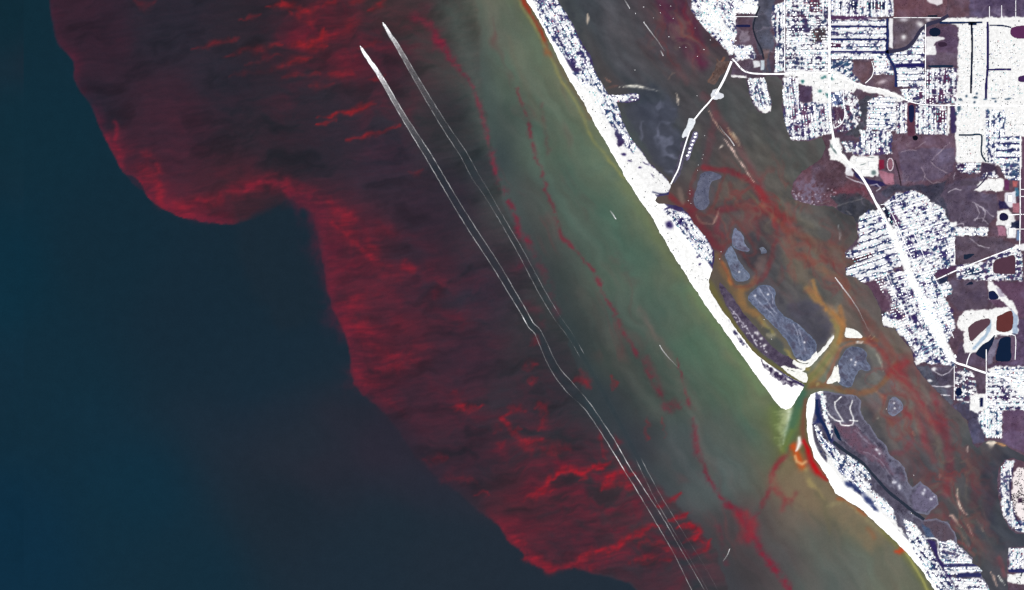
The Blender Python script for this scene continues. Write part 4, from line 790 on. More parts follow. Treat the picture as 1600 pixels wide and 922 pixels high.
def district(name, poly, ang=0.0, pitch=9.0, along=2.3, fill=.8, base=(64,58,96), street=(214,218,232), sw=1.5, back=None, bw_=1.0, both=True, size=(.75, 1.25), clump=9.0, ga=.95, soft=1.2, tealy=.35, phase=0.0, off=None, cross=0, rw=.34, wig=1.1):
    """a neighbourhood: parallel streets with a row of houses on each side, planted back lots or canals in between"""
    P = np.array(poly, float)
    w = LAND.win(P[:,0].min() - 3, P[:,0].max() + 3, P[:,1].min() - 3, P[:,1].max() + 3)
    X, Y = LX[w], LY[w]
    cx, cy = P[:,0].min(), P[:,1].min()
    c, s = math.cos(ang), math.sin(ang)
    a = sstep(-soft, soft, sdf(X, Y, P) + 1.6 * g3[w] + 1.2 * g2[w])
    u = (X - cx) * c + (Y - cy) * s
    v = (-(X - cx) * s + (Y - cy) * c + phase) + wig * fbm(X, Y, 12, seed=151, octv=3)
    row = np.cos(2 * math.pi * v / pitch)                            # 1 on the street axis, -1 along the back fences
    lot = fbm(u, v, 3.6, 2.6, seed=152, octv=3); blockn = fbm(X, Y, clump, seed=153, octv=3)
    val = (fill - .56) * 1.5 + rw * row + .85 * lot + .75 * blockn
    pv = sstep(-.16, .22, val)[..., None]                            # shell drives, slabs and pale lots
    tl = np.clip(tealy + .8 * fbm(X, Y, 5, seed=155, octv=2), 0, 1)[..., None]
    pl = np.clip(.35 + .9 * fbm(X, Y, 9, seed=157, octv=2), 0, 1)[..., None]
    gc = np.asarray(base, float) * (1 - tl * .6) + np.array((44,104,132.0)) * tl * .6
    gc = gc * (1 - .5 * pl) + np.array((48,42,92.0)) * .5 * pl + (10 * g3[w])[..., None]
    gc = gc * (1 - pv) + np.array((250,251,253.0)) * pv
    ph = np.abs((v / pitch) - np.round(v / pitch)) * pitch
    st_ = (1 - sstep(.3, .8, ph)) * np.clip(.6 + .7 * lot, 0, 1)
    if cross:
        pc = np.abs((u / cross) - np.round(u / cross)) * cross
        st_ = np.maximum(st_, (1 - sstep(.3, .8, pc)) * .8)
    gc = gc * (1 - st_[..., None]) + np.array((250,250,252.0)) * st_[..., None]
    if back is not None:
        bk = (1 - sstep(bw_ * .5, bw_ * 1.0, pitch / 2 - ph + .8 * lot)) * np.clip(1.0 + .9 * blockn, 0, 1) * .95
        gc = gc * (1 - bk[..., None]) + np.asarray(back, float) * bk[..., None]
    LAND.C[w] = LAND.C[w] * (1 - a[..., None] * ga) + gc * a[..., None] * ga
    # houses
    R = max(P[:,0].max() - cx, P[:,1].max() - cy) * 1.5
    o = off if off is not None else (sw + size[0] * .9)
    us = np.arange(-R, R, along)
    for k in range(int(-R / pitch) - 1, int(R / pitch) + 2):
        for sd_ in ((-1, 1) if both else (1,)):
            uu = us + RNG.uniform(-.5, .5, len(us)); vv = k * pitch - phase + sd_ * o + RNG.uniform(-.3, .3, len(us))
            x = cx + uu * c - vv * s; y = cy + uu * s + vv * c
            ok = inside(x, y, P)
            if not ok.any(): continue
            x, y = x[ok], y[ok]
            pr = fill * .9 + .6 * fbm(x, y, clump, seed=153, octv=3)
            ci = np.clip(np.searchsorted(LAND.xs, x), 0, len(LAND.xs) - 1); cj = np.clip(np.searchsorted(LAND.ys, y), 0, len(LAND.ys) - 1)
            pr = pr * np.where(LAND.C[cj, ci].mean(-1) > 170, 1.0, .28)
            ok = RNG.uniform(0, 1, len(x)) < pr
            for xx, yy in zip(x[ok], y[ok]):
                HOUSES.append((xx, yy, random.uniform(size[0], size[1]), random.uniform(size[0] * .72, size[1] * .78), ang + random.choice((0, math.pi / 2)) + random.uniform(-.06, .06), name))

def white_zone(poly, specks=.02, col=(251,251,250), soft=1.2, warp=1.8, alpha=.98, dark=((34,70,80),(44,44,84)), blk=0.0):
    """paving, shell sand and pale roofs that run together; a few garden trees stay dark"""
    blob(LAND, poly, col, alpha, soft, warp, 6, seed=int(poly[0][0]) % 37)
    P = np.array(poly, float)
    A = abs(np.sum(P[:,0] * np.roll(P[:,1], -1) - P[:,1] * np.roll(P[:,0], -1))) / 2
    x, y = pick_in(poly, int(A * specks * 4.5)); kk = fbm(x, y, 9, seed=158, octv=3) > .12; x, y = x[kk], y[kk]
    for xx, yy in zip(x, y): TREES.append((xx, yy, random.uniform(.45, .95), random.choice(dark)))
    if blk:
        x, y = pick_in(poly, int(A * blk * 2))
        for xx, yy in zip(x, y): spot(LAND, xx, yy, random.uniform(.8, 2.2), random.uniform(.7, 1.4), random.choice(dark), .85)

A1 = math.radians(60)       # the north key runs down to the south-east
# --- north key: cottages, lanes running across the island
district('north key', [(828,-10),(868,-10),(880,16),(894,38),(904,62),(918,86),(928,112),(920,116),(898,104),(880,84),(862,60),(846,30)], A1, 7.0, 2.0, .62, (62,58,104), (236,238,244), 1.2, None, clump=7, tealy=.3)
stroke(LAND, [(842,-6),(858,18),(872,44),(890,78),(912,112)], WHITE, 1.0, .95); 
for x, y, rx, ry, an in [(862,34,4,5,.9),(868,50,4,3,.9),(889,85,6,3,.5),(892,94,9,4,.9),(906,84,5,3,.2),(914,96,5,3,1.),(918,122,5,3,.4),(856,8,6,3,.2),(846,4,4,3,.0),(872,24,8,1.2,.05),(880,30,8,1.2,.05),(872,38,5,1,.0)]: spot(LAND, x, y, rx, ry, (56,40,96), .8, an, 1.6, 2, int(x))
district('north key', [(894,112),(926,108),(942,132),(950,146),(966,162),(970,184),(984,214),(968,206),(950,190),(930,160)], A1, 8.0, 2.0, .72, (60,60,108), (240,242,246), 1.4, None, clump=6, tealy=.4)
white_zone([(894,126),(916,128),(944,150),(938,170),(958,200),(966,226),(940,210),(918,170)], .006)
district('north key spit', [(952,146),(980,148),(998,146),(998,155),(982,160),(962,158)], .1, 8, 2, .8, (110,90,130), (240,240,246), 1.6, None)
white_zone([(960,236),(982,218),(1000,234),(1014,256),(1040,278),(1049,290),(1042,302),(1022,305),(1016,318),(1040,324),(1074,334),(1074,344),(1040,350),(1022,336),(996,300),(976,268)], .012)
district('north key south', [(968,196),(984,214),(996,230),(990,240),(976,228)], A1, 7, 2, .7, (56,60,110), (240,242,246), 1.4)
district('north key south', [(1036,326),(1074,336),(1084,350),(1102,369),(1114,392),(1112,412),(1098,408),(1078,380),(1056,352)], math.radians(55), 8.5, 2.1, .8, (48,44,96), (248,250,252), 2.0, None, clump=7, cross=9)
white_zone([(1026,336),(1050,350),(1064,376),(1090,400),(1100,420),(1108,440),(1112,452),(1104,462),(1080,436),(1050,392)], .012)
for x, y, rx, ry, an in [(1046,351,6,6,.0),(1061,348,7,5,-.4),(1066,344,4,3,.2),(1082,371,5,4,.6),(1072,358,3,2,0),(1094,388,4,2.4,-.4),(1094,412,2.4,2.2,0),(1090,402,2,1.6,0),(1042,326,5,1.6,-.4),(1020,275,4,.8,.9),(974,242,4,2,.3),(1000,262,2.4,1.6,.2),(1010,256,5,1.2,.6),(984,252,4,1.4,.2)]: spot(LAND, x, y, rx, ry, (40,28,88), .92, an, 1.8, 1.6, int(x))
lines([[(1048,342),(1056,354),(1060,358)]], WHITE, .8, .9, seed=1)
lines([[(1020,300),(1032,303),(1044,302)]], (40,44,88), 1.2, .9, 0, 0)
white_zone([(1100,462),(1112,456),(1124,476),(1140,500),(1150,516),(1140,516),(1122,492)], .004)

# --- mainland, north-west village
district('bay village', [(1080,-10),(1186,-10),(1184,20),(1150,22),(1150,62),(1144,86),(1130,72),(1112,56),(1096,38),(1080,14)], math.radians(48), 7, 2.0, .8, (64,58,104), (246,248,250), 1.6, None, cross=9)
white_zone([(1090,0),(1104,8),(1112,-4),(1124,-4),(1120,20),(1128,30),(1140,46),(1142,64),(1146,84),(1140,86),(1130,70),(1126,52),(1112,40),(1098,24)], .006); white_zone([(1152,2),(1184,2),(1183,19),(1152,20)], 0)
for x, y, rx, ry in [(1093,9,3,4),(1117,12,2,6),(1131,12,4,6),(1144,10,3,6),(1140,20,4,3),(1120,6,2,3)]: spot(LAND, x, y, rx, ry, (52,40,88), .85, 0, 2, 1, int(x))
district('bay village', [(1146,71),(1176,72),(1182,92),(1150,94)], 0, 7, 2, .85, (84,76,110), (248,248,250), 1.8, None, cross=11)
district('creek side', [(1207,8),(1226,4),(1226,112),(1210,112),(1212,64),(1206,40)], math.pi / 2, 8, 2.2, .62, (72,56,92), (220,226,238), 1.2, None, tealy=.6)
district('market grid', [(1228,-8),(1294,-8),(1294,112),(1228,112)], 0, 7.4, 2.1, .74, (70,52,90), (226,230,240), 1.3, None, cross=22)
for P, c in [([(1263,-4),(1280,-4),(1281,20),(1264,20)], (86,54,76)), ([(1275,27),(1281,27),(1281,40),(1275,40)], (72,48,80)), ([(1266,46),(1292,44),(1290,64),(1270,66)], (70,58,64)), ([(1230,42),(1266,42),(1264,50),(1232,50)], (60,52,90)), ([(1230,22),(1264,22),(1264,28),(1230,28)], (84,60,86))]: ground(P, c, 1.5, 2, .9, 6)
spot(LAND, 1275, 56, 3, 5, (128,98,98), .8, warp=2)
district('finger canals', [(1298,-8),(1396,-8),(1396,26),(1298,26)], math.pi / 2, 11, 2.0, .85, (82,76,118), (240,240,246), 1.6, None, tealy=.2)
ground([(1298,25),(1360,25),(1360,31),(1298,31)], (84,52,92), .8, 1, .85, 4)
for P in ([(1312,2),(1316,2),(1314,16),(1311,16)], [(1329,2),(1340,2),(1340,14),(1331,15)], [(1355,3),(1383,3),(1383,15),(1355,15)]): ground(P, (26,32,72), .8, .6, .95, 3)
spot(LAND, 1371, 10, 7, 5, (100,72,88), 1, 0, 2)
district('finger canals', [(1298,31),(1386,30),(1386,93),(1298,93)], 0, 10.2, 1.9, .86, (90,82,120), (248,248,252), 2.0, (40,40,96), .8, phase=3.0, tealy=.3)
ground([(1297,68),(1314,68),(1314,75),(1297,75)], (74,40,74), .8, .6, 1, 3)
for x, y, rx, ry in [(1302,51,6,2),(1346,51,6,2),(1330,51,3,1.6),(1365,70,5,2),(1340,71,7,1.6)]: spot(LAND, x, y, rx, ry, (44,44,98), .85, 0, 2, 1.5, int(x))
ground([(1389,29),(1395,29),(1395,76),(1389,74)], (248,248,250), .7, .6, .95, 3)
district('river bend rows', [(1388,84),(1404,82),(1420,76),(1432,58),(1444,44),(1445,138),(1402,136),(1398,110)], 0, 10.2, 1.9, .85, (76,70,114), (248,248,252), 2.1, (40,42,96), .9, phase=5, tealy=.4)
ground([(1398,100),(1445,99),(1445,105),(1399,105)], (36,32,90), .7, .6, .95, 3)
district('orchard rows', [(1366,86),(1386,86),(1397,112),(1396,116),(1364,116)], 0, 8, 2, .85, (70,66,112), (246,246,250), 1.6, None)
district('crossroads', [(1298,93),(1334,93),(1330,112),(1344,126),(1330,128),(1298,118)], -.5, 8, 2.2, .45, (64,60,104), (150,200,210), 1.0, None, tealy=.9)
white_zone([(1226,112),(1256,110),(1296,112),(1310,112),(1334,126),(1352,134),(1386,140),(1416,154),(1404,160),(1368,146),(1340,140),(1326,150),(1318,160),(1296,162),(1270,160),(1268,134),(1248,132),(1246,120),(1226,120)], .012)
for x, y in [(1286,122),(1288,121),(1300,123),(1281,143),(1292,147),(1294,152),(1255,126),(1254,128)]: spot(LAND, x, y, 3, 2.4, (40,110,112), .8, 0, 1.6, 1.5, int(x))
district('hook lane', [(1405,140),(1445,138),(1445,162),(1420,160)], 0, 6.5, 1.9, .75, (72,66,106), (246,248,250), 1.4, None, tealy=.5)
district('mid blocks', [(1447,107),(1496,106),(1496,162),(1447,162)], math.pi / 2, 8.6, 2.0, .62, (88,60,96), (244,244,250), 1.3, None, cross=14)
for P in ([(1448,112),(1455,112),(1455,132),(1448,132)], [(1474,116),(1484,116),(1485,130),(1474,130)], [(1465,140),(1476,140),(1475,158),(1466,158)], [(1446,154),(1460,152),(1458,162),(1446,162)], [(1436,140),(1442,140),(1442,156),(1437,156)]): ground(P, (80,44,78), 1, 1, .9, 4)
# --- lagoon-side ovals
district('oval court', [(1223,120),(1248,120),(1248,160),(1296,162),(1296,184),(1298,208),(1278,214),(1262,219),(1236,217),(1224,190)], math.radians(84), 9, 2.0, .78, (72,60,106), (240,242,248), 1.4, None, clump=7)
for x, y, rx, ry, an in [(1241,178,5,11,.2),(1256,176,5,11,-.2),(1262,188,6,9,.2),(1238,140,4,5,0),(1236,152,4,3,0),(1285,175,4,8,0),(1262,168,3,4,0),(1240,126,4,3,0),(1245,200,5,5,.4)]: spot(LAND, x, y, rx, ry, (84,48,82), .85, an, 2, 1.5, int(x))
district('long spit', [(1168,122),(1194,122),(1202,146),(1205,164),(1204,174),(1186,172),(1176,158),(1171,142)], math.radians(76), 10, 1.9, .78, (84,82,118), (214,218,232), 1.4, None, tealy=.2, phase=2)
stroke(LAND, [(1182,130),(1186,148),(1191,168)], (46,40,86), 1.6, .9); white_zone([(1184,168),(1204,164),(1205,173),(1197,177),(1187,174)], 0)
white_zone([(1142,117),(1166,118),(1168,122),(1144,121)], 0); ground([(1176,96),(1186,95),(1188,104),(1178,106)], (244,246,250), 1, 1, .9, 3); ground([(1188,94),(1194,94),(1194,110),(1189,110)], (215,230,238), .8, .6, .9, 3); ground([(1212,102),(1218,100),(1222,112),(1213,112)], (225,240,242), 1, 1, .9, 3)
# --- curving terraces by the bay
district('terraces', [(1298,146),(1318,140),(1340,152),(1346,176),(1342,196),(1322,206),(1304,206),(1300,180)], math.radians(75), 12, 2.3, .55, (92,56,82), (214,206,222), 1.1, None)
ground([(1298,146),(1314,144),(1318,164),(1300,166)], (48,66,120), 2, 2, .7, 12); ground([(1302,168),(1318,168),(1320,186),(1306,190)], (82,54,76), 2, 2, .8, 5)
district('lake rows', [(1356,158),(1374,150),(1400,154),(1400,204),(1354,204)], 0, 8.4, 1.9, .86, (64,70,116), (246,246,252), 1.9, (38,46,104), .8, phase=2, tealy=.5)
district('east columns', [(1400,160),(1418,160),(1418,208),(1400,208)], math.pi / 2, 8, 2.0, .75, (80,64,104), (240,240,248), 1.4, None, phase=1)
district('east columns', [(1430,164),(1478,164),(1480,210),(1430,210)], math.pi / 2, 8.2, 2.0, .78, (84,62,104), (232,232,244), 1.2, None)
ground([(1418,160),(1430,160),(1430,212),(1418,212)], (96,56,74), 1, 1, .9, 5); ground([(1463,174),(1477,172),(1477,191),(1463,191)], (82,40,72), .8, .8, .95, 4)
ground([(1484,166),(1494,166),(1494,208),(1486,208)], (58,48,96), 1, 1, .8, 8); white_zone([(1479,162),(1484,162),(1484,208),(1480,208)], 0)
district('school quarter', [(1344,203),(1394,205),(1393,240),(1352,243),(1332,240),(1332,226),(1344,220)], math.radians(90), 8, 2.1, .66, (76,60,106), (222,222,238), 1.2, None)
district('school quarter', [(1314,222),(1334,220),(1336,236),(1322,238)], .3, 8, 2.1, .6, (70,70,100), (220,220,232), 1, None)
white_zone([(1296,218),(1312,216),(1316,236),(1326,252),(1334,243),(1373,243),(1373,276),(1346,276),(1334,264),(1322,270),(1322,262),(1312,252),(1296,250)], .004)
for x, y, rx, ry, an in [(1299,228,1.4,4,-.4),(1304,236,1.6,6,-.5),(1361,246,6,.8,0),(1348,257,5,.8,-.3),(1365,270,4,4,0)]: spot(LAND, x, y, rx, ry, (52,80,82), .75, an, 2, .6, int(x))
ground([(1322,256),(1334,270),(1333,276),(1322,274)], (240,240,246), .8, .8, .9, 5)
ground([(1334,266),(1348,278),(1380,285),(1386,290),(1372,292),(1350,286),(1336,276)], (40,36,84), 1, 1, .9, 4)
ground([(1373,250),(1381,250),(1382,264),(1374,266)], (132,34,62), 1, .8, .95, 6); ground([(1372,266),(1396,272),(1398,288),(1384,288),(1376,278)], (200,130,150), 1.5, 1, .7, 12)
# --- the white grid of the east
white_zone([(1470,28),(1606,26),(1606,290),(1594,262),(1570,262),(1540,254),(1518,256),(1494,254),(1493,160),(1497,106),(1497,42),(1490,36),(1470,35)], .008)
white_zone([(1606,26),(2400,26),(2400,290),(1606,290)], .0)
for x, y, rx, ry in [(1500,155,3,2),(1498,170,3,5),(1494,178,3,3),(1524,153,4,2),(1526,146,2,2),(1540,155,3,1.4),(1552,154,4,1.2),(1556,159,2,2),(1576,154,5,1.4),(1510,150,2,2),(1522,160,2,2)]: spot(LAND, x, y, rx, ry, (40,70,100), .85, 0, 2, 1, int(x))
district('navy blocks', [(1541,172),(1570,172),(1570,214),(1558,222),(1556,254),(1544,254),(1540,214)], math.pi / 2, 8.5, 2.0, .66, (44,44,98), (240,244,250), 1.3, None, tealy=.5, clump=6)
district('east lagoons', [(1557,214),(1594,212),(1594,254),(1557,254)], 0, 10.5, 2.0, .85, (50,60,112), (246,248,250), 2.0, (34,34,90), 1.5, phase=3, tealy=.5)
for y in (223, 234, 247): lines([[(1557,y),(1574,y),(1592,y)]], (36,38,92), 1.5, .85, .4, .3, int(y))
district('creek hamlet', [(1494,256),(1534,254),(1530,270),(1514,272),(1496,268)], 0, 8, 2, .6, (66,48,84), (232,230,242), 1.4, None)
ground([(1500,258),(1508,256),(1510,264),(1500,266)], (60,36,76), 1.2, 1, .8, 4); ground([(1534,255),(1556,256),(1558,272),(1540,276),(1530,280),(1534,268)], (64,52,76), 1.5, 1.5, .8, 6)
white_zone([(1522,298),(1532,284),(1544,279),(1566,279),(1569,284),(1568,299)], .02); district('creek hamlet', [(1534,278),(1540,270),(1554,268),(1560,277)], 0, 7, 1.8, .7, (84,72,104), (240,240,248), 1.5, None)
district('orchard strip', [(1562,256),(1594,254),(1594,282),(1570,280)], 0, 8, 2.2, .5, (84,64,112), (214,220,240), 1.4, None, tealy=.8)
for P, c in [([(1570,282),(1577,282),(1577,296),(1570,296)], (96,44,86)), ([(1583,283),(1590,283),(1590,293),(1583,293)], (180,96,96)), ([(1586,294),(1592,294),(1592,306),(1586,306)], (70,120,150)), ([(1571,300),(1587,298),(1588,322),(1578,326),(1571,318)], (238,238,246)), ([(1583,319),(1592,318),(1592,332),(1582,332)], (170,108,122)), ([(1560,314),(1571,314),(1578,328),(1562,326)], (44,40,80)),
             ([(1558,329),(1574,328),(1580,334),(1586,336),(1587,354),(1572,352),(1558,353)], (250,250,250)), ([(1558,354),(1570,354),(1570,369),(1559,369)], (170,118,140)), ([(1571,350),(1587,352),(1587,372),(1572,372)], (248,248,250)), ([(1580,346),(1592,344),(1592,358),(1578,356)], (30,36,66)), ([(1586,382),(1606,380),(1606,392),(1586,391)], (250,250,252)), ([(1588,360),(1593,360),(1593,376),(1588,376)], (110,140,180))]: ground(P, c, 1.2, 1.6, .94, 12, 0, 5)
ground([(1596,214),(1640,214),(1640,380),(1596,380)], (94,66,88), 1, 1, .95, 8)
# --- southern town on its long spine
A2 = math.radians(-18)
SP = [(1372,320),(1384,344),(1396,368),(1410,398),(1422,428),(1436,460),(1450,492),(1464,520),(1480,548),(1492,564)]
district('canal fingers', [(1344,340),(1358,327),(1378,332),(1390,356),(1402,386),(1410,414),(1380,430),(1350,442),(1322,430),(1321,420),(1336,412),(1334,406),(1322,402),(1322,396),(1342,382),(1341,350)], A2, 11.0, 1.9, .9, (72,70,116), (252,252,252), 2.6, (40,40,94), 1.1, tealy=.5, phase=3)
ground([(1326,406),(1360,394),(1364,400),(1340,410),(1326,412)], (78,44,60), 1, .6, .97, 4); lines([[(1342,409),(1356,404),(1366,399)]], (36,32,70), 1.4, .9, .4, 0)
for x, y, rx, ry, an in [(1376,343,5,4,.4),(1382,354,3,4,0),(1388,375,3,3,0),(1387,388,3,2,0),(1360,358,4,1.4,-.3),(1348,365,4,1,-.3),(1388,404,5,4,.3)]: spot(LAND, x, y, rx, ry, (40,36,92), .85, an, 2, 1.5, int(x))
district('spine town', [(1382,318),(1400,302),(1428,297),(1446,306),(1458,318),(1476,328),(1480,342),(1490,354),(1493,414),(1474,422),(1462,430),(1440,440),(1424,420),(1408,384),(1394,350)], A2, 9.6, 2.0, .74, (58,50,104), (240,242,250), 1.5, None, clump=9, rw=.16, wig=.6, tealy=.35, cross=13)
for x, y, rx, ry, an in [(1406,318,4,4,.3),(1444,328,4,3,0),(1412,356,8,4,-.3),(1420,380,6,4,-.2),(1424,390,7,5,-.2),(1432,401,7,3,-.3),(1449,397,8,4,-.2),(1474,398,7,6,-.1),(1448,362,4,2,-.3),(1444,345,3,2,0),(1462,354,9,1.6,-.35),(1470,374,10,2,-.35),(1466,362,8,1.2,-.35),(1416,332,3,2,0),(1398,310,3,3,0)]: spot(LAND, x, y, rx, ry, (46,34,92), .88, an, 2, 1.6, int(x))
ground([(1379,326),(1384,322),(1396,346),(1394,354),(1388,350)], (24,32,58), .8, .5, .95, 3); ground([(1390,332),(1396,328),(1408,350),(1400,354)], (92,60,96), .8, .5, .9, 5)
district('spur rows', [(1491,355),(1544,355),(1544,369),(1491,368)], 0, 7, 1.9, .95, (70,80,120), (250,250,252), 2.2, None, tealy=.4, phase=0)
white_zone([(1484,348),(1494,348),(1494,354),(1486,354)], 0)
district('lower grid', [(1362,432),(1384,428),(1400,424),(1420,424),(1436,456),(1462,510),(1490,562),(1492,574),(1480,570),(1432,566),(1428,548),(1412,528),(1398,512),(1380,506),(1378,492),(1392,480),(1380,458)], A2, 8.4, 2.0, .70, (62,48,98), (244,244,250), 1.5, None, clump=8, rw=.16, wig=.6, tealy=.4, cross=12)
district('lower grid', [(1424,424),(1454,422),(1466,440),(1478,466),(1490,492),(1492,510),(1480,540),(1464,520),(1440,466)], A2, 8.0, 2.0, .76, (52,52,104), (246,248,250), 1.6, None, clump=8, tealy=.5, cross=12)
ground([(1352,442),(1378,432),(1386,446),(1390,462),(1398,474),(1416,498),(1404,500),(1380,484),(1366,460)], (96,68,88), 2, 2, .8, 8)
for x, y, rx, ry, an in [(1412,462,5,5,.2),(1426,460,7,7,.2),(1444,456,3,2,-.2),(1404,424,4,3,0),(1408,436,6,4,-.3),(1440,440,5,2,-.3),(1446,444,7,3,-.3),(1402,492,8,5,.6),(1394,496,4,4,0),(1436,474,4,5,.3),(1428,496,4,5,.2),(1404,450,5,3,0),(1450,510,3,3,0),(1480,512,6,4,.3),(1420,516,5,3,.3),(1444,545,8,3,-.2),(1430,556,5,3,0),(1486,486,5,5,.3)]: spot(LAND, x, y, rx, ry, (52,38,90), .85, an, 2, 1.6, int(x))
white_zone([(1378,496),(1390,496),(1402,508),(1416,520),(1410,526),(1398,513),(1380,510)], .01); white_zone([(1428,566),(1450,556),(1452,560),(1432,570)], 0); lines([[(1440,546),(1456,538),(1470,530)],[(1442,552),(1456,544),(1466,540)]], (170,220,230), 1.0, .8, .3, .2)
stroke(LAND, [(1372,322,.5),(1384,344,.7),(1396,368,1.4),(1408,394,1.6),(1420,424,1.4),(1432,452,1.5),(1444,474,2.4),(1454,496,2.6),(1466,520,2.2),(1478,544,1.4),(1490,562,.8)], (254,254,253), 5.2, .98, soft=0, warp=1.0, wscale=5, seed=9)
district('market block', [(1466,444),(1480,440),(1486,444),(1487,458),(1476,464),(1468,452)], A2, 7, 1.9, .85, (90,100,130), (248,250,250), 1.8, None, tealy=.8)
ground([(1458,424),(1494,414),(1498,420),(1464,434)], (80,54,84), .8, .8, .95, 4); ground([(1466,436),(1482,432),(1480,440),(1468,444)], (34,46,74), .8, .8, .9, 4)
district('pond houses', [(1494,414),(1540,410),(1548,402),(1590,384),(1598,398),(1598,438),(1546,438),(1496,436)], math.radians(-14), 9, 2.3, .66, (80,58,100), (226,226,240), 1.3, None, tealy=.4)
ground([(1504,424),(1530,418),(1532,426),(1520,430),(1506,428)], (30,48,80), 1.2, 1, .9, 5)
white_zone([(1543,438),(1550,440),(1562,452),(1570,464),(1580,470),(1590,484),(1592,500),(1588,508),(1582,508),(1584,486),(1574,478),(1562,467),(1546,468)], .004); ground([(1556,450),(1564,452),(1570,464),(1562,464)], (170,160,180), .8, .6, .8, 6)
white_zone([(1494,506),(1500,494),(1508,486),(1524,484),(1550,484),(1570,480),(1584,484),(1590,496),(1590,520),(1578,524),(1560,524),(1548,534),(1530,546),(1518,552),(1508,550),(1504,530),(1508,520),(1496,514)], .008)
ground([(1580,484),(1590,494),(1590,520),(1582,524),(1581,500)], (120,150,190), 1, 1, .6, 14); ground([(1542,500),(1548,500),(1548,518),(1524,546),(1518,546),(1540,520)], (140,170,200), 1, 1, .7, 14); ground([(1548,532),(1562,528),(1556,550),(1550,566),(1541,570),(1541,556)], (130,126,150), 1.5, 2, .8, 18)
ground([(1577,526),(1588,528),(1587,562),(1580,562)], (112,92,116), 1, 1, .7, 8)
district('track fields', [(1492,572),(1520,580),(1524,600),(1528,620),(1516,628),(1502,632),(1492,620)], .2, 8.5, 2.4, .42, (98,70,88), (170,160,184), .8, None)
white_zone([(1516,616),(1540,616),(1541,640),(1528,646),(1516,642)], .004); ground([(1531,621),(1536,621),(1536,636),(1531,636)], (14,26,72), .6, .3, 1, 2)
district('south rows', [(1541,580),(1560,582),(1576,590),(1606,600),(1606,640),(1566,640),(1541,642)], 0, 8.2, 2.1, .8, (78,50,92), (250,250,252), 1.7, None, phase=4)
district('south rows', [(1552,572),(1606,572),(1606,598),(1580,592),(1556,584)], 0, 8.0, 2.0, .8, (64,70,108), (250,250,252), 1.7, None, tealy=.6)
white_zone([(1544,576),(1562,572),(1566,586),(1552,588)], .01); white_zone([(1566,588),(1580,590),(1606,600),(1606,624),(1590,614)], .006)
district('south columns', [(1530,646),(1541,640),(1566,640),(1566,684),(1541,684),(1534,668),(1528,656)], math.pi / 2, 8.4, 2.0, .8, (40,56,104), (246,248,252), 1.4, None, tealy=.6)
district('south neck', [(1563,730),(1572,720),(1586,720),(1580,740),(1578,770),(1584,796),(1592,826),(1580,826),(1568,806),(1563,780)], math.radians(88), 14, 2.3, .7, (96,88,128), (196,190,214), 1.2, None, phase=3)
district('south neck', [(1584,814),(1606,814),(1606,832),(1586,830)], 0, 9, 2.1, .75, (76,80,130), (230,230,240), 1.6, None)
white_zone([(1584,740),(1592,730),(1606,732),(1606,812),(1596,814),(1586,802),(1580,780)], .09, (250,240,240), dark=((60,50,70),(50,40,60)))
ground([(1590,778),(1597,778),(1597,786),(1590,786)], (44,24,50), 1, 1, .9, 3); stroke(LAND, [(1582,732),(1578,755),(1580,785),(1588,812),(1594,820)], (40,36,76), 1.6, .9)
district('south town', [(1576,857),(1606,856),(1606,888),(1576,890)], math.pi / 2, 7, 2.0, .82, (50,54,108), (250,250,252), 1.6, None, phase=2, tealy=.5)
ground([(1574,890),(1606,888),(1606,896),(1576,894)], (36,40,96), .8, .8, .9, 3); white_zone([(1574,898),(1606,894),(1606,912),(1574,910)], .06)
# --- southern key: cottages behind the beach
A3 = math.radians(49)
ground([(1274,612),(1285,620),(1282,650),(1296,676),(1306,690),(1304,700),(1286,672),(1274,650)], (50,52,100), 1.5, 1.5, .8, 8)
district('south key', [(1268,656),(1276,664),(1292,690),(1310,704),(1326,724),(1344,746),(1362,758),(1362,768),(1344,768),(1320,748),(1300,720),(1280,692)], A3, 8, 2.0, .82, (52,50,100), (244,246,250), 1.8, None, clump=6, tealy=.3)
district('south key', [(1282,614),(1290,616),(1294,650),(1302,676),(1296,678),(1286,650)], math.radians(78), 9, 2.6, .8, (88,72,104), (150,140,170), .8, None)
district('south key', [(1316,712),(1326,710),(1356,734),(1362,750),(1350,748),(1330,726)], A3, 7, 2.2, .8, (58,56,100), (210,220,230), 1.2, None, tealy=.6)
for x, y, rx, ry, an in [(1284,684,2.6,9,-.5),(1294,700,4,8,-.6),(1314,736,9,2.6,.7),(1338,726,6,2.4,.6),(1326,756,7,4,.7),(1340,764,14,4.5,.6),(1358,782,12,5,.6),(1366,794,8,3,.6),(1318,734,4,2,.6),(1310,716,2.4,2,.4),(1290,714,1.4,1.8,0),(1284,706,1.2,1.6,0),(1330,742,8,1.2,.8),(1278,642,3,5,0),(1279,656,4,5,.3)]: spot(LAND, x, y, rx, ry, (34,46,100), .9, an, 2, 1.6, int(x))
district('south key', [(1362,764),(1380,780),(1396,796),(1400,812),(1388,808),(1366,786)], A3, 8, 1.9, .9, (90,100,130), (252,252,252), 2.6, None)
district('south key lanes', [(1412,812),(1426,816),(1444,838),(1456,860),(1470,884),(1490,912),(1500,934),(1474,934),(1452,902),(1432,868),(1418,840)], A3, 8, 2.1, .72, (50,42,92), (240,242,248), 1.6, None, clump=6)
white_zone([(1418,824),(1428,818),(1440,832),(1436,838),(1426,834)], .01); white_zone([(1436,842),(1446,846),(1454,862),(1446,862)], .01)
ground([(1448,842),(1462,846),(1466,870),(1482,888),(1494,914),(1480,900),(1464,874)], (44,34,92), 1.2, 1, .85, 5); ground([(1440,818),(1452,824),(1462,842),(1448,838)], (66,100,140), 2, 1.5, .6, 10)
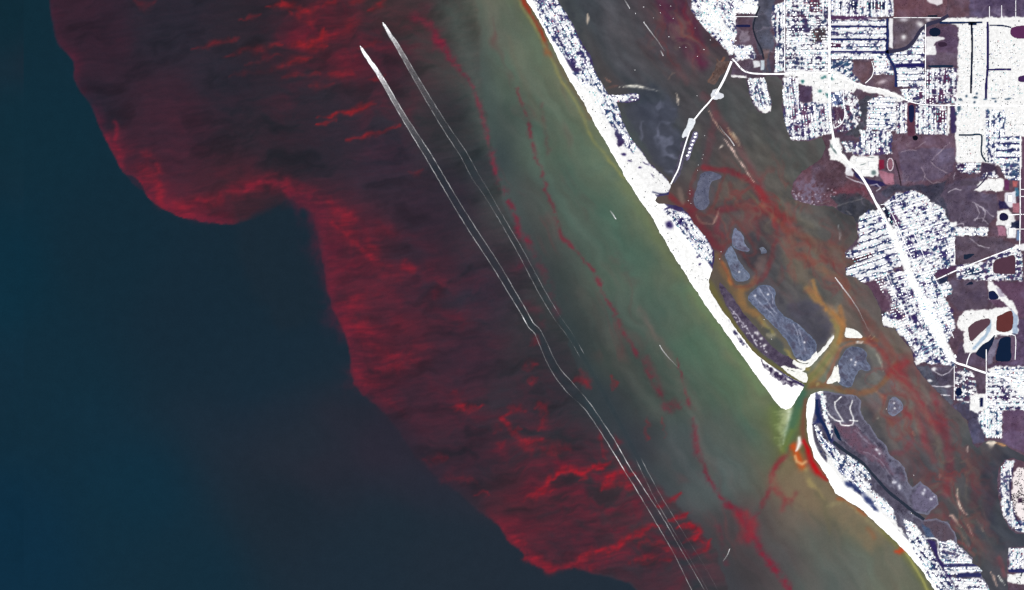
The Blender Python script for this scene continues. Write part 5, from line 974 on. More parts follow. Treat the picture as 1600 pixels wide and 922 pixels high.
district('point cottages', [(1466,846),(1486,844),(1500,854),(1512,868),(1500,874),(1470,872)], .2, 7, 2.2, .62, (92,80,112), (214,206,224), 1.0, None)
district('point cottages', [(1470,872),(1516,872),(1520,880),(1476,884)], 0, 9, 1.9, .95, (60,64,110), (252,252,252), 2.0, None)
district('point cottages', [(1474,886),(1530,885),(1536,893),(1482,898)], 0, 9, 1.9, .92, (54,52,100), (240,244,250), 2.0, None)
district('point cottages', [(1486,902),(1536,904),(1544,920),(1556,940),(1500,940)], .05, 9, 2.0, .8, (80,60,96), (246,246,252), 1.6, None)
ground([(1496,895),(1536,895),(1532,901),(1494,902)], (40,44,94), .8, .8, .9, 3); ground([(1476,881),(1524,880),(1528,885),(1474,886)], (46,46,96), .8, .8, .85, 3)
lines([[(1440,842),(1464,843),(1466,866),(1474,876)],[(1466,846),(1480,850),(1488,854),(1478,858),(1466,858)],[(1304,628),(1306,640),(1312,650),(1317,658),(1304,656),(1294,646)],[(1332,626),(1328,640),(1333,652),(1332,664),(1314,664),(1312,658)],[(1328,657),(1340,658)],[(1306,628),(1314,620)],[(1300,678),(1296,690),(1294,700)]], (255,255,255), 1.0, 1.0, .5, .1, seed=63)
# --- lone tracks of the marsh edge
lines([[(1456,576),(1462,582),(1472,587),(1482,582),(1490,574)],[(1456,603),(1470,604),(1490,603)],[(1470,617),(1484,618)],[(1322,276),(1334,282),(1346,286),(1356,290)],[(1360,290),(1370,288),(1376,294),(1370,298)]], (225,220,232), .8, .85, .5, .2, seed=73)
for x, y, rx, ry in [(1453,596,4,2.4),(1460,576,4,3),(1480,569,5,2),(1480,604,4,2),(1476,618,4,1.2),(1412,464,3,1),(1396,478,4,3),(1382,448,3,4),(1394,456,2,3)]: spot(LAND, x, y, rx, ry, (250,250,252), .9, 0, 1.8, 1.5, int(x))

# ---- ponds and canals: dug into the ground, each its own sheet of water
PONDS = [  # outline, water colour
 ([(1558,495),(1566,491),(1581,487),(1580,515),(1558,516)], (100,52,52), 'rust brown pond with straight banks at the head of the white quarry paths'),
 ([(1513,512),(1522,504),(1532,500),(1545,498),(1546,507),(1532,520),(1518,533),(1514,524)], (92,66,78), 'mauve brown pond west of the rust brown pond inside white paths'),
 ([(1524,553),(1534,540),(1545,533),(1554,524),(1550,538),(1543,552),(1540,561)], (20,34,62), 'narrow wedge shaped navy pond below the white quarry paths'),
 ([(1556,555),(1560,540),(1563,530),(1578,527),(1579,545),(1578,563),(1557,563)], (14,32,60), 'large dark navy pond beside the wedge shaped pond'),
 ([(1552,412),(1558,405),(1572,402),(1585,400),(1586,424),(1582,428),(1556,427),(1552,422)], (84,56,72), 'square plum coloured pond ringed by white houses'),
 ([(1506,398),(1522,397),(1514,403),(1507,405)], (28,40,62), 'small dark triangular pond in the plum field below the double row of houses'),
 ([(1504,452),(1512,443),(1518,440),(1520,444),(1510,446)], (24,34,58), 'thin crooked dark pond in the plum field above the white quarry paths'),
 ([(1545,456),(1553,455),(1560,464),(1556,468),(1546,467)], (22,32,70), 'navy pond inside the white wedge beside a grey lot'),
 ([(1426,213),(1431,212),(1434,215),(1432,219),(1427,218)], (8,14,26), 'tiny round black pond at the head of the plum preserve'),
 ([(1453,46),(1462,43),(1469,48),(1467,55),(1458,57),(1452,52)], (20,32,56), 'rounded dark pond in the plum field beside the white grid'),
 ([(1466,67),(1476,66),(1480,70),(1474,73),(1467,72)], (56,40,60), 'small plum pond right of the white sand patch'),
 ([(1562,336),(1566,333),(1572,334),(1575,339),(1573,344),(1566,345),(1562,342)], (30,28,66), 'round dark pond set in a bright white yard'),
 ([(1580,44),(1590,41),(1600,40),(1612,42),(1612,58),(1596,60),(1584,58),(1579,52)], (92,46,88), 'purple pond at the edge of the white grid'),
 ([(1592,120),(1602,118),(1612,120),(1612,128),(1598,128),(1591,126)], (66,40,88), 'small purple pond in the lower white grid'),
 ([(1150,39),(1172,39),(1172,42),(1150,42)], (30,34,74), 'slim rectangular navy pool beside the bay village'),
 ([(1420,166),(1427,165),(1427,188),(1421,189)], (26,34,70), 'upright navy canal basin between the town columns'),
 ([(1450,24),(1464,24),(1464,26),(1450,26)], (24,36,52), 'tiny slim dark pool at the edge of the maroon field'),
 ([(1450,102),(1490,102),(1488,105),(1452,105)], (26,44,70), 'slim dark pool below the plum field'),
 ([(1304,664),(1309,674),(1314,686),(1315,689),(1309,685),(1304,674)], (14,40,66), 'slender dark teal pond in the marsh of the southern key'),
 ([(1494,607),(1501,606),(1502,617),(1494,617)], (10,26,62), 'small square navy pool beside the straight pale marsh track'),
]
CANALS = [  # centre line, width, colour, label
 ([(1518,37),(1519,70),(1518,110),(1517,146)], 2.6, (10,24,52), 'straight dark canal through the middle of the white grid'),
 ([(1543,34),(1543.5,70),(1543,108),(1541,130),(1540.5,154)], 3.2, (40,34,88), 'straight indigo canal right of the black one in the white grid'),
 ([(1468,35.5),(1500,35.5),(1535,35)], 2.2, (24,44,84), 'canal running along the top of the white grid'),
 ([(1513,37),(1526,37)], 4.5, (20,38,74), 'broad turning basin at the head of the black canal'),
 ([(1546,39.5),(1566,40),(1580,43)], 1.8, (30,44,80), 'short canal leading to the purple pond'),
 ([(1544,109),(1560,108.5),(1580,108.5)], 2.2, (44,36,92), 'side canal branching halfway down the indigo canal'),
 ([(1498,211),(1516,211),(1533,211),(1533.5,228),(1534,242),(1541,253)], 2.0, (24,50,74), 'bent dark canal in the lower white grid'),
 ([(1386,29),(1387,55),(1386,80),(1390,92),(1397,104),(1400,120),(1400,136)], 3.6, (34,44,96), 'winding navy canal down the end of the finger canal rows'),
 ([(1482,24),(1466,33),(1450,38),(1438,48),(1428,64),(1416,75),(1402,79),(1386,81)], 5.0, (56,54,78), 'curving slate river below the maroon field'),
 ([(1298,41),(1340,41),(1386,42)], 1.9, (34,40,100), 'uppermost straight finger canal'),
 ([(1298,61.5),(1340,61.5),(1386,62)], 2.1, (32,38,96), 'middle straight finger canal'),
 ([(1298,81),(1340,81),(1386,81.5)], 2.3, (40,40,104), 'lowest straight finger canal'),
 ([(1400,102),(1420,102),(1445,102)], 3.2, (34,30,92), 'wide canal below the river bend rows'),
 ([(1187,10),(1180,28),(1177,44),(1182,62),(1190,78),(1193,92)], 2.0, (40,44,58), 'dark creek along the grey marsh beside the bay village'),
 ([(1398,250),(1404,270),(1408,290)], 1.6, (60,46,56), 'dark ditch down the side of the plum preserve'),
 ([(1546,270),(1536,284),(1526,294)], 1.6, (56,50,80), 'ditch running past the white wedge of houses'),
 ([(1302,690),(1322,706),(1346,722),(1366,744),(1388,768),(1408,784),(1430,802),(1444,812)], 4.2, (42,50,66), 'long dark tidal creek behind the cottages of the southern key'),
 ([(1276,624),(1278,648),(1290,668),(1298,690)], 4.0, (26,42,84), 'blue creek behind the tip of the southern beach'),
]
ZT = np.max(np.stack(list(SD.values())), 0)
names = list(SD.keys())
OWN = np.argmax(np.stack(list(SD.values())), 0)
Z = np.clip(ZT * 1.5, -1.6, 2.0)
WET = np.zeros(LX.shape, bool)
def ribbon_poly(P, wd):
    P = resample(P, 4.0) if len(P) > 2 else np.array(P, float)
    T = np.gradient(P[:, :2], axis=0); T /= np.maximum(np.hypot(T[:, 0], T[:, 1]), 1e-6)[:, None]
    N = np.stack([-T[:, 1], T[:, 0]], -1)
    ww = wd * (1 + .16 * fbm(P[:, 0], P[:, 1], 6, seed=170, octv=2))[:, None]
    return P[:, :2] + N * ww / 2, P[:, :2] - N * ww / 2
def water_sheet(name, verts, faces, col, label):
    V = np.array([(WX(x), WY(y), 1.0) for x, y in verts])
    me = bpy.data.meshes.new(name); me.from_pydata([tuple(v) for v in V], [], faces); me.materials.append(M_POND); me.update()
    at = me.color_attributes.new('survey_colour', 'FLOAT_COLOR', 'POINT')
    c = np.clip((lin(col) - R_WATER) / K_WATER, .0008, 1)
    at.data.foreach_set('color', np.tile(np.append(c, 1.0), len(V)).astype(np.float32))
    o = link(name, me); tag(o, label, kind='structure'); return o
def wet(P):
    P = np.asarray(P, float); w = LAND.win(P[:,0].min() - 3, P[:,0].max() + 3, P[:,1].min() - 3, P[:,1].max() + 3)
    d = sdf(LX[w], LY[w], P)
    Z[w] = np.where(d > -.5, np.minimum(Z[w], np.clip(0.4 - d, -.5, 1.2)), Z[w]); WET[w] |= d > -1.0
    # the wet margin takes the colour of mud
for P, c, lb in PONDS:
    if not lb: continue
    P = resample(P + P[:1], 2.0)[:-1]
    P = P + .35 * np.stack([fbm(P[:,0], P[:,1], 4, seed=181, octv=2), fbm(P[:,0], P[:,1], 4, seed=182, octv=2)], -1)
    wet(P)
    ctr = P.mean(0); out = ctr + (P - ctr) * (1 + .9 / np.maximum(np.hypot(*(P - ctr).T), 1))[:, None]
    water_sheet('pond', out, [tuple(range(len(out)))], c, lb)
for P, wd, c, lb in CANALS:
    a_, b_ = ribbon_poly(P, wd)
    wet(np.vstack([a_, b_[::-1]]))
    a2, b2 = ribbon_poly(P, wd + 1.2); n = len(a2)
    water_sheet('canal', np.vstack([a2, b2]), [(i, i + 1, n + i + 1, n + i) for i in range(n - 1)], c, lb)

# ---- terrain sheets
LCOL = np.clip(LAND.C, 4, 255)
cellmax = np.maximum(np.maximum(ZT[1:, 1:], ZT[:-1, 1:]), np.maximum(ZT[1:, :-1], ZT[:-1, :-1]))
own_c = OWN[:-1, :-1]
LABELS = dict(mainland=('mainland', 'plum and umber mainland covered by white towns and fields'), south_neck=('neighbourhood_ground', 'low neck of land under the ring of white houses at the edge'), south_town=('neighbourhood_ground', 'corner of land under the white blocks at the bottom edge'),
              north_key=('barrier_island', 'long white barrier island running down to the inlet'), south_key=('barrier_island', 'barrier island south of the inlet with dark marsh behind its beach'),
              flats_north=('mangrove_island', 'grey blue hooked mangrove island just below the bridge'), west_upper=('mangrove_island', 'pointed slate mangrove island above its twin in the red lagoon'), west_lower=('mangrove_island', 'slanting slate mangrove island below its pointed twin'),
              centre_long=('mangrove_island', 'long blue grey mangrove island with pale ridges in mid lagoon'), west_strip=('mangrove_island', 'plum marsh strip dotted white along the olive channel'), round_east=('mangrove_island', 'round lobed slate mangrove island ringed by brown channels'),
              small_round=('mangrove_island', 'small round grey mangrove islet among red streaks'), cay_north=('mangrove_island', 'tiny grey islet beside the dark seagrass bed'), sand_fork=('sandbar', 'bright white sandbar at the fork of ochre channels'), sand_west=('sandbar', 'curved white sandbar under the long mangrove island'),
              sand_strip=('sandbar', 'white sandbar between two olive channels at the inlet'), sand_east=('sandbar', 'white sandbar at the foot of the round mangrove island'), marina_key=('island', 'tiny paved island where the two bridge spans meet'), bridge_key=('island', 'narrow paved island carrying the bridge road'),
              dock_key=('island', 'dark narrow island with a row of white dock roofs'), mangrove_flat=('mangrove_island', 'slim plum mud flat beside the lower bridge span'), point_flat=('mangrove_island', 'brown mud flat under the mainland end of the bridge'))
land_alb = np.clip((lin(LCOL) - R_LAND) / K_LAND * (1 + .5 * sstep(249, 255, LCOL.min(-1)))[..., None], .001, .86)
for i, nm in enumerate(names):
    mask = (own_c == i) & (cellmax > -1.0)
    if not mask.any(): continue
    nm_o, lb = LABELS[nm]
    me = grid_mesh(nm_o, LAND, Z, land_alb, M_LAND, mask)
    tag(link(nm_o, me), lb, kind='structure')

# ---- roads
def road(P, wd, label, mat=M_ROAD, z=2.5, smooth=True):
    P = resample(P, 3.0) if smooth else np.array(P, float)
    a_, b_ = ribbon_poly(P, wd) ; n = len(a_)
    V = [(WX(x), WY(y), z) for x, y in np.vstack([a_, b_])]
    me = mesh_from('road', V, [(i, i + 1, n + i + 1, n + i) for i in range(n - 1)], mat)
    tag(link('road', me), label, kind='structure')
for P, wd, lb in [
  ([(1296,-40),(1296,60),(1296,120),(1297,180),(1301,208),(1305,228),(1316,244),(1332,260),(1346,276),(1358,296),(1368,316),(1376,330)], 3.6, 'broad white main road from the top edge down to the southern town'),
  ([(1376,330),(1390,358),(1408,396),(1424,434),(1444,480),(1466,526),(1488,562),(1510,572),(1541,583),(1570,590),(1610,602)], 3.0, 'white spine road through the southern town to the right edge'),
  ([(1240,114),(1290,114),(1320,124),(1350,134),(1385,142),(1420,158),(1445,163.5),(1480,164.5),(1540,165),(1610,165)], 1.6, 'white road slanting from the crossroads to the white grid'),
  ([(1144,92),(1150,98),(1160,109),(1172,114),(1190,115.5),(1222,115.5),(1240,114)], 2.4, 'white causeway road curving from the bridge head over the creek mouth'),
  ([(1226,-30),(1226,60),(1226,112)], 1.3, 'straight white street west of the market grid'),
  ([(1446,38),(1446,100),(1446,163)], 1.2, 'straight white street down to the hook lane'),
  ([(1594,212),(1594,290),(1594,340),(1593,384)], 1.3, 'straight white street along the right edge of the plum preserve'),
  ([(1463,437),(1500,420),(1540,404),(1566,394),(1590,384)], 1.5, 'white road slanting up past the square plum pond'),
  ([(1390,378),(1400,374),(1430,362),(1456,352)], 1.0, 'white cross street through the upper southern town'),
  ([(1376,320),(1386,318),(1398,313)], 1.0, 'short white street at the head of the southern town'),
  ([(1388,322),(1402,352),(1414,380),(1430,414),(1446,440),(1460,468),(1478,500),(1490,528)], 1.0, 'thin white street beside the spine road on its right'),
  ([(1422,352),(1440,392),(1456,426),(1470,452)], .9, 'thin white street through the eastern half of the southern town'),
  ([(1490,370),(1492,400),(1491,412)], .9, 'short white street at the right edge of the southern town'),
  ([(1384,428),(1394,452),(1408,476),(1420,500)], .9, 'thin white street beside the spine road on its left'),
  ([(1362,96),(1365,108),(1362,120),(1352,130)], 1.2, 'white hook shaped lane around the brown field'),
  ([(1318,142),(1318,160),(1320,180),(1314,194),(1304,200)], 1.0, 'curving pale lane through the bay terraces'),
  ([(1516,552),(1512,562),(1510,571)], 1.3, 'short white track below the quarry paths'),
  ([(1541,546),(1541,580),(1541,640),(1541,684)], 1.2, 'straight white street down the southern columns'),
  ([(1491,572),(1491,600),(1491,625)], 1.0, 'straight pale track at the marsh edge'),
  ([(1548,527),(1558,521),(1582,523),(1587,530),(1586,562)], 1.0, 'pale path looping over the large navy pond'),
  ([(1136,-20),(1136,20),(1136,42)], .9, 'left of two short white streets in the bay village'), ([(1148.5,-20),(1148.5,20),(1148.5,40)], .9, 'right of two short white streets in the bay village'), ([(1126,26),(1150,26),(1184,26)], .8, 'white cross street of the bay village'),
  ([(1396,27.6),(1430,27.6),(1470,27.8)], .9, 'thin white street between the two maroon fields'), ([(1546,10),(1546,27)], .8, 'first short white street above the white grid'), ([(1565,8),(1565,27)], .8, 'second short white street above the white grid'), ([(1587,0),(1587,27)], .8, 'third short white street above the white grid'),
  ([(1576,336),(1594,335),(1610,335)], 1.2, 'white street leaving the round pond yard'), ([(1586,358),(1610,358)], .9, 'lower white street at the round pond yard'), ([(1594,296),(1610,296)], .9, 'upper white side street at the right edge'), ([(1594,307),(1610,307)], .9, 'second white side street at the right edge'),
  ([(1286,-20),(1286,20)], 1.0, 'short white street at the top of the market grid'), ([(1247,122),(1247,160),(1249,190)], 1.0, 'white street between the oval courts'),
]: road(P, wd, lb)

# ---- bridges: deck on piers with parapets
def bridge(P, wd, label, z=6.0):
    root = bpy.data.objects.new('bridge', None); COLL.objects.link(root)
    root.location = (WX(P[0][0]), WY(P[0][1]), 0); ox, oy = root.location.x, root.location.y
    tag(root, label, 'bridge', 'bridges of the lagoon crossing')
    P = resample(P, 3.0) if len(P) > 2 else np.array(P, float)
    T = np.gradient(P, axis=0); T /= np.hypot(T[:,0], T[:,1])[:, None]; N = np.stack([-T[:,1], T[:,0]], -1)
    n = len(P)
    hump = np.sin(np.linspace(0, math.pi, n)) * 3
    def strip(off0, off1, z0, z1, name, mat):
        V = []
        for i in range(n):
            for (o_, zz) in ((off0, z0), (off1, z0), (off1, z1), (off0, z1)):
                V.append((WX(P[i,0] + N[i,0] * o_) - ox, WY(P[i,1] + N[i,1] * o_) - oy, zz + hump[i]))
        F = []
        for i in range(n - 1):
            for k in range(4): F.append((i * 4 + k, i * 4 + (k + 1) % 4, i * 4 + 4 + (k + 1) % 4, i * 4 + 4 + k))
        F += [(0, 3, 2, 1), (n * 4 - 4, n * 4 - 3, n * 4 - 2, n * 4 - 1)]
        link(name, mesh_from(name, V, F, mat), root)
    strip(-wd / 2, wd / 2, z - 1.4, z, 'deck', M_ROAD)
    strip(-wd / 2, -wd / 2 + .12, z + .01, z + 1.1, 'parapet', M_WHITE); strip(wd / 2 - .12, wd / 2, z + .01, z + 1.1, 'parapet', M_WHITE)
    L = np.concatenate([[0], np.cumsum(np.hypot(*np.diff(P, axis=0).T))])
    for d in np.arange(2, L[-1] - 1, 6.0):
        x = np.interp(d, L, P[:,0]); y = np.interp(d, L, P[:,1]); h = np.interp(d, L, hump); tx = np.interp(d, L, T[:,0]); ty = np.interp(d, L, T[:,1])
        V = []
        for zz, tp in ((-2, 1.15), (z - 1.42 + h, 1.0)):
            for a_, b_ in ((-1, -1), (1, -1), (1, 1), (-1, 1)):
                V.append((WX(x + (-ty * b_ * wd * .38 + tx * a_ * .14) * tp) - ox, WY(y + (tx * b_ * wd * .38 + ty * a_ * .14) * tp) - oy, zz))
        link('pier', mesh_from('pier', V, [(0,1,5,4),(1,2,6,5),(2,3,7,6),(3,0,4,7),(4,5,6,7)], M_LANE), root)
bridge([(1143,96),(1134,118),(1126,134),(1118,147)], 3.4, 'broad upper bridge span from the mainland to the tiny paved island')
bridge([(1116,150),(1106,162),(1096,173),(1084,188)], 2.2, 'middle bridge span slanting between the two paved islands')
bridge([(1078,204),(1072,222),(1066,242),(1060,264),(1054,276),(1048,288)], 1.9, 'lower bridge span reaching the barrier island beach town')

# ---- houses
def sample(arr, x, y):
    i = np.clip(np.searchsorted(LAND.xs, x), 0, len(LAND.xs) - 1); j = np.clip(np.searchsorted(LAND.ys, y), 0, len(LAND.ys) - 1)
    return arr[j, i]
# trailer rows of the white grid
for (x0, x1, y0, y1) in [(1499,1516,40,146),(1521,1541,40,150),(1546,1600,64,106),(1546,1600,112,150),(1496,1532,168,208),(1496,1530,214,250),(1572,1600,172,208)]:
    for xx in np.arange(x0, x1, 3.4):
        for yy in np.arange(y0, y1, 2.6):
            if random.random() < .3: HOUSES.append((xx + random.uniform(-.2, .2), yy + random.uniform(-.2, .2), random.uniform(.7, 1.1), random.uniform(.45, .6), 0.0, 'white grid'))
H = [h for h in HOUSES if -4 < h[0] < 1604 and -4 < h[1] < 926 and sample(ZT, h[0], h[1]) > .8 and not sample(WET, h[0], h[1])]
H.sort(key=lambda h: -h[2] * h[3])
print('houses', len(H))
ROOFS = [M_WHITE, M_PALE, M_TEAL, M_BLUE, M_ROSE]
def roof_of(): return random.choices(range(5), (64, 22, 8, 5, 1))[0]
def house_shape(hip):
    e, r, h1, h2 = 1.0, (.45 if hip else 1.0), 3.2, 5.4
    V = [(-1,-1,-.6),(1,-1,-.6),(1,1,-.6),(-1,1,-.6),(-1,-1,h1),(1,-1,h1),(1,1,h1),(-1,1,h1),(-r,0,h2),(r,0,h2)]
    F4 = [(0,1,5,4),(1,2,6,5),(2,3,7,6),(3,0,4,7),(4,5,9,8),(6,7,8,9)]; F3 = [(5,6,9),(7,4,8)]
    return V, F4, F3
HV, HF4, HF3 = house_shape(True)
me_house = [mesh_from('house', HV, HF4 + HF3, [m]) for m in ROOFS]
WHERE = {'north key': 'among the lanes of the north key', 'north key spit': 'on the small hooked spit of the north key', 'north key south': 'on the wide southern part of the north key', 'bay village': 'in the bay village at the top', 'creek side': 'beside the grey marsh creek', 'market grid': 'in the market grid left of the main road',
         'finger canals': 'in the rows between the straight finger canals', 'river bend rows': 'in the rows inside the slate river bend', 'orchard rows': 'in the short rows below the finger canals', 'crossroads': 'beside the white crossroads', 'hook lane': 'near the slanting road below the river bend', 'mid blocks': 'in the blocks below the plum field',
         'oval court': 'in the oval courts by the lagoon', 'long spit': 'on the long finger spit in the lagoon', 'terraces': 'on the curving plum terraces', 'lake rows': 'in the navy striped rows right of the terraces', 'east columns': 'in the upright columns above the plum preserve', 'school quarter': 'in the quarter above the white school block',
         'navy blocks': 'in the navy blocks below the white grid', 'east lagoons': 'between the three short navy canals', 'creek hamlet': 'around the white wedge by the ditch', 'orchard strip': 'in the blue strip at the right edge', 'canal fingers': 'on the slanted canal fingers of the southern town', 'spine town': 'right of the spine road in the southern town',
         'spur rows': 'in the double row sticking out of the southern town', 'lower grid': 'in the lower grid of the southern town', 'market block': 'in the small teal block beside the southern town', 'pond houses': 'around the square plum pond', 'track fields': 'scattered over the plum fields near the marsh', 'south rows': 'in the rows at the right edge below the spine road',
         'south columns': 'in the upright columns above the maroon field', 'south neck': 'in the ring on the low neck of land', 'south town': 'in the corner blocks at the bottom edge', 'south key': 'behind the beach of the southern key', 'south key lanes': 'in the lower lanes of the southern key', 'point cottages': 'on the cottage point at the bottom', 'white grid': 'in the trailer rows of the white grid'}
RN = ['white', 'pale grey', 'teal', 'slate blue', 'red']
for (x, y, a_, b_, an, dn) in H[:300]:
    r = roof_of(); o = link('house', me_house[r], None, (WX(x), WY(y), float(sample(Z, x, y))), -an)
    o.scale = (a_ * S, b_ * S, 1.0)
    tag(o, '%s roofed house %s' % (RN[r], WHERE[dn]), 'house', 'houses ' + WHERE[dn])
rest = H[300:]
nH = len(rest)
A = np.array([(h[0], h[1], h[2], h[3], h[4]) for h in rest])
base = np.array(HV)
ca, sa = np.cos(-A[:,4]), np.sin(-A[:,4])
lx = base[None,:,0] * A[:,2:3] * S; ly = base[None,:,1] * A[:,3:4] * S
zz = np.array([float(sample(Z, h[0], h[1])) for h in rest])
VV = np.stack([WX(A[:,0])[:,None] + lx * ca[:,None] - ly * sa[:,None], WY(A[:,1])[:,None] + lx * sa[:,None] + ly * ca[:,None], base[None,:,2] + zz[:,None]], -1).reshape(-1, 3)
tri = []
for f in HF4: tri += [(f[0], f[1], f[2]), (f[0], f[2], f[3])]
tri += HF3
FF = (np.array(tri)[None] + (np.arange(nH) * 10)[:, None, None]).reshape(-1, 3)
mi = np.repeat(np.array([roof_of() for _ in range(nH)]), len(tri))
tag(link('houses', bulk_mesh('houses', VV, FF, ROOFS, None, mi)), 'thousands of small white roofed houses filling the towns', kind='stuff')

# ---- large flat-roofed buildings of the market strips
def big_building(x, y, a_, b_, an, label, group, hgt=8.0):
    root = bpy.data.objects.new('commercial_building', None); COLL.objects.link(root)
    root.location = (WX(x), WY(y), 1.9); root.rotation_euler = (0, 0, -an)
    tag(root, label, 'building', group)
    A_, B_ = a_ * S, b_ * S
    link('wall', mesh_from('wall', [(sx * A_, sy * B_, z) for z in (0, hgt) for sx, sy in ((-1,-1),(1,-1),(1,1),(-1,1))], [(0,1,5,4),(1,2,6,5),(2,3,7,6),(3,0,4,7)], M_PALE), root)
    link('roof', mesh_from('roof', [(sx * A_ * .97, sy * B_ * .97, hgt - .4) for sx, sy in ((-1,-1),(1,-1),(1,1),(-1,1))], [(0,1,2,3)], M_WHITE), root)
    for k in range(2):
        ux, uy = random.uniform(-.5, .5) * A_, random.uniform(-.5, .5) * B_
        link('rooftop_unit', mesh_from('rooftop_unit', [(ux + sx * 1.6, uy + sy * 1.2, z) for z in (hgt - .4, hgt + 1.3) for sx, sy in ((-1,-1),(1,-1),(1,1),(-1,1))], [(0,1,5,4),(1,2,6,5),(2,3,7,6),(3,0,4,7),(4,5,6,7)], M_LANE), root)
ORD_ = ['first', 'second', 'third', 'fourth', 'fifth', 'sixth', 'seventh', 'eighth', 'ninth', 'tenth', 'eleventh', 'twelfth', 'thirteenth']
for i in range(26):
    t = (i // 2 + .5) / 13; k = t * (len(SP) - 1); j = int(k); f = k - j
    x = SP[j][0] * (1 - f) + SP[min(j + 1, 9)][0] * f; y = SP[j][1] * (1 - f) + SP[min(j + 1, 9)][1] * f
    sd_ = -1 if i % 2 else 1
    big_building(x + sd_ * 4.6, y - sd_ * 1.8, random.uniform(1.6, 2.6), random.uniform(1.2, 1.8), math.radians(64), 'large white store %s the spine road, %s from its top' % ('left of' if sd_ < 0 else 'right of', ORD_[i // 2]), 'stores along the spine road')
for (x, y) in [(1246,116),(1258,118),(1272,118),(1276,130),(1284,136),(1276,148),(1286,156),(1304,120),(1312,132),(1308,146),(1304,156),(1322,134),(1336,134),(1290,128)]:
    big_building(x, y, random.uniform(1.8, 3.2), random.uniform(1.3, 2.0), random.uniform(-.1, .1), 'large white flat roofed store at the white crossroads', 'stores at the crossroads')
for (x, y, a_, b_) in [(1344,250,6,2.4),(1362,256,5,3),(1352,268,6,2.2)]:
    big_building(x, y, a_, b_, 0, 'white school building beside the maroon sports field', 'school buildings')
for (x, y, a_, b_, lb) in [(1168,11,7,4,'large white building block at the top of the bay village'), (1304,228,2.4,3,'white block left of the main road above the school'), (1526,625,2.5,4,'white block beside a small upright navy pool'), (1578,310,3,5,'white warehouse at the right edge above the round pond'), (1579,362,3,5,'white warehouse below the round pond yard')]:
    big_building(x, y, a_, b_, 0, lb, None)
# dock roofs on the narrow island by the bridge
for i, (x, y) in enumerate([(1087,209),(1086,214),(1083,220),(1081,226),(1078,232),(1077,238),(1074,243)]):
    o = link('dock_shed', me_house[0], None, (WX(x), WY(y), 1.2), math.radians(20)); o.scale = (20, 13, 1)
    tag(o, 'white dock shed on the narrow dark island beside the bridge', 'shed', 'dock sheds beside the bridge')
# running track
root = bpy.data.objects.new('running_track', None); COLL.objects.link(root); root.location = (WX(1391), WY(257), 2.1)
tag(root, 'oval running track with a rose infield beside the school', 'running track')
def oval(rx, ry, n=32): return [(rx * S * math.cos(t), ry * S * math.sin(t)) for t in np.linspace(0, 2 * math.pi, n, endpoint=False)]
o1, o2 = oval(5.4, 10.5), oval(3.9, 9.0)
link('lane_ring', mesh_from('lane_ring', [(x, y, .5) for x, y in o1 + o2], [(i, (i + 1) % 32, 32 + (i + 1) % 32, 32 + i) for i in range(32)], plain_mat('pale_track', (214,200,210))), root)
link('infield', mesh_from('infield', [(x, y, .3) for x, y in oval(4.0, 9.1)], [tuple(range(32))], plain_mat('rose_infield', (140,92,108))), root)

# ---- trees: a few dark garden clumps stand out of the white, woods and mangroves cover the rest
def crowns(name, T, label):
    T = [t for t in T if -6 < t[0] < 1606 and -6 < t[1] < 928 and sample(ZT, t[0], t[1]) > .6 and not sample(WET, t[0], t[1])]
    n = len(T)
    ang = np.linspace(0, 2 * math.pi, 6, endpoint=False)
    base = np.vstack([[(0, 0, 1.0)], np.stack([np.cos(ang), np.sin(ang), np.full(6, .55)], -1), np.stack([.7 * np.cos(ang + .5), .7 * np.sin(ang + .5), np.full(6, .12)], -1)])
    F = [(0, 1 + i, 1 + (i + 1) % 6) for i in range(6)]
    for i in range(6): F += [(1 + i, 7 + i, 1 + (i + 1) % 6), (1 + (i + 1) % 6, 7 + i, 7 + (i + 1) % 6)]
    xy = np.array([(t[0], t[1]) for t in T]); r = np.array([t[2] for t in T]); col = np.array([t[3] for t in T], float)
    jig = RNG.uniform(.75, 1.25, (n, 13, 1)); rz = np.array([float(sample(Z, t[0], t[1])) for t in T])
    V = base[None] * jig
    VV = np.empty((n, 13, 3)); VV[..., 0] = WX(xy[:, 0])[:, None] + V[..., 0] * r[:, None] * S; VV[..., 1] = WY(xy[:, 1])[:, None] + V[..., 1] * r[:, None] * S
    VV[..., 2] = rz[:, None] + V[..., 2] * (1.6 + 2.4 * r)[:, None]
    FF = (np.array(F)[None] + (np.arange(n) * 13)[:, None, None]).reshape(-1, 3)
    cc = np.repeat(np.clip((lin(col) - R_LAND) / K_LAND, .002, .8), 13, 0)
    tag(link(name, bulk_mesh(name, VV.reshape(-1, 3), FF, M_LAND, cc)), label, kind='stuff')
crowns('garden_trees', TREES, 'dark teal and indigo garden trees speckling the white towns')
xs_ = RNG.uniform(860, 1604, 60000); ys_ = RNG.uniform(-4, 926, 60000)
ztv = sample(ZT, xs_, ys_); cv = sample(LCOL, xs_, ys_)
ok = (ztv > 1.2) & (cv.mean(-1) < 135) & (fbm(xs_, ys_, 16, seed=176, octv=4) + RNG.uniform(-.3, .3, len(xs_)) > .05)
W_ = [(x, y, random.uniform(.35, .8), np.clip(c * random.uniform(.98, 1.16), 5, 250)) for x, y, c in zip(xs_[ok][:17000], ys_[ok][:17000], cv[ok][:17000])]
crowns('woodland', W_, 'plum and umber scrub woods and mangroves covering the undeveloped land')

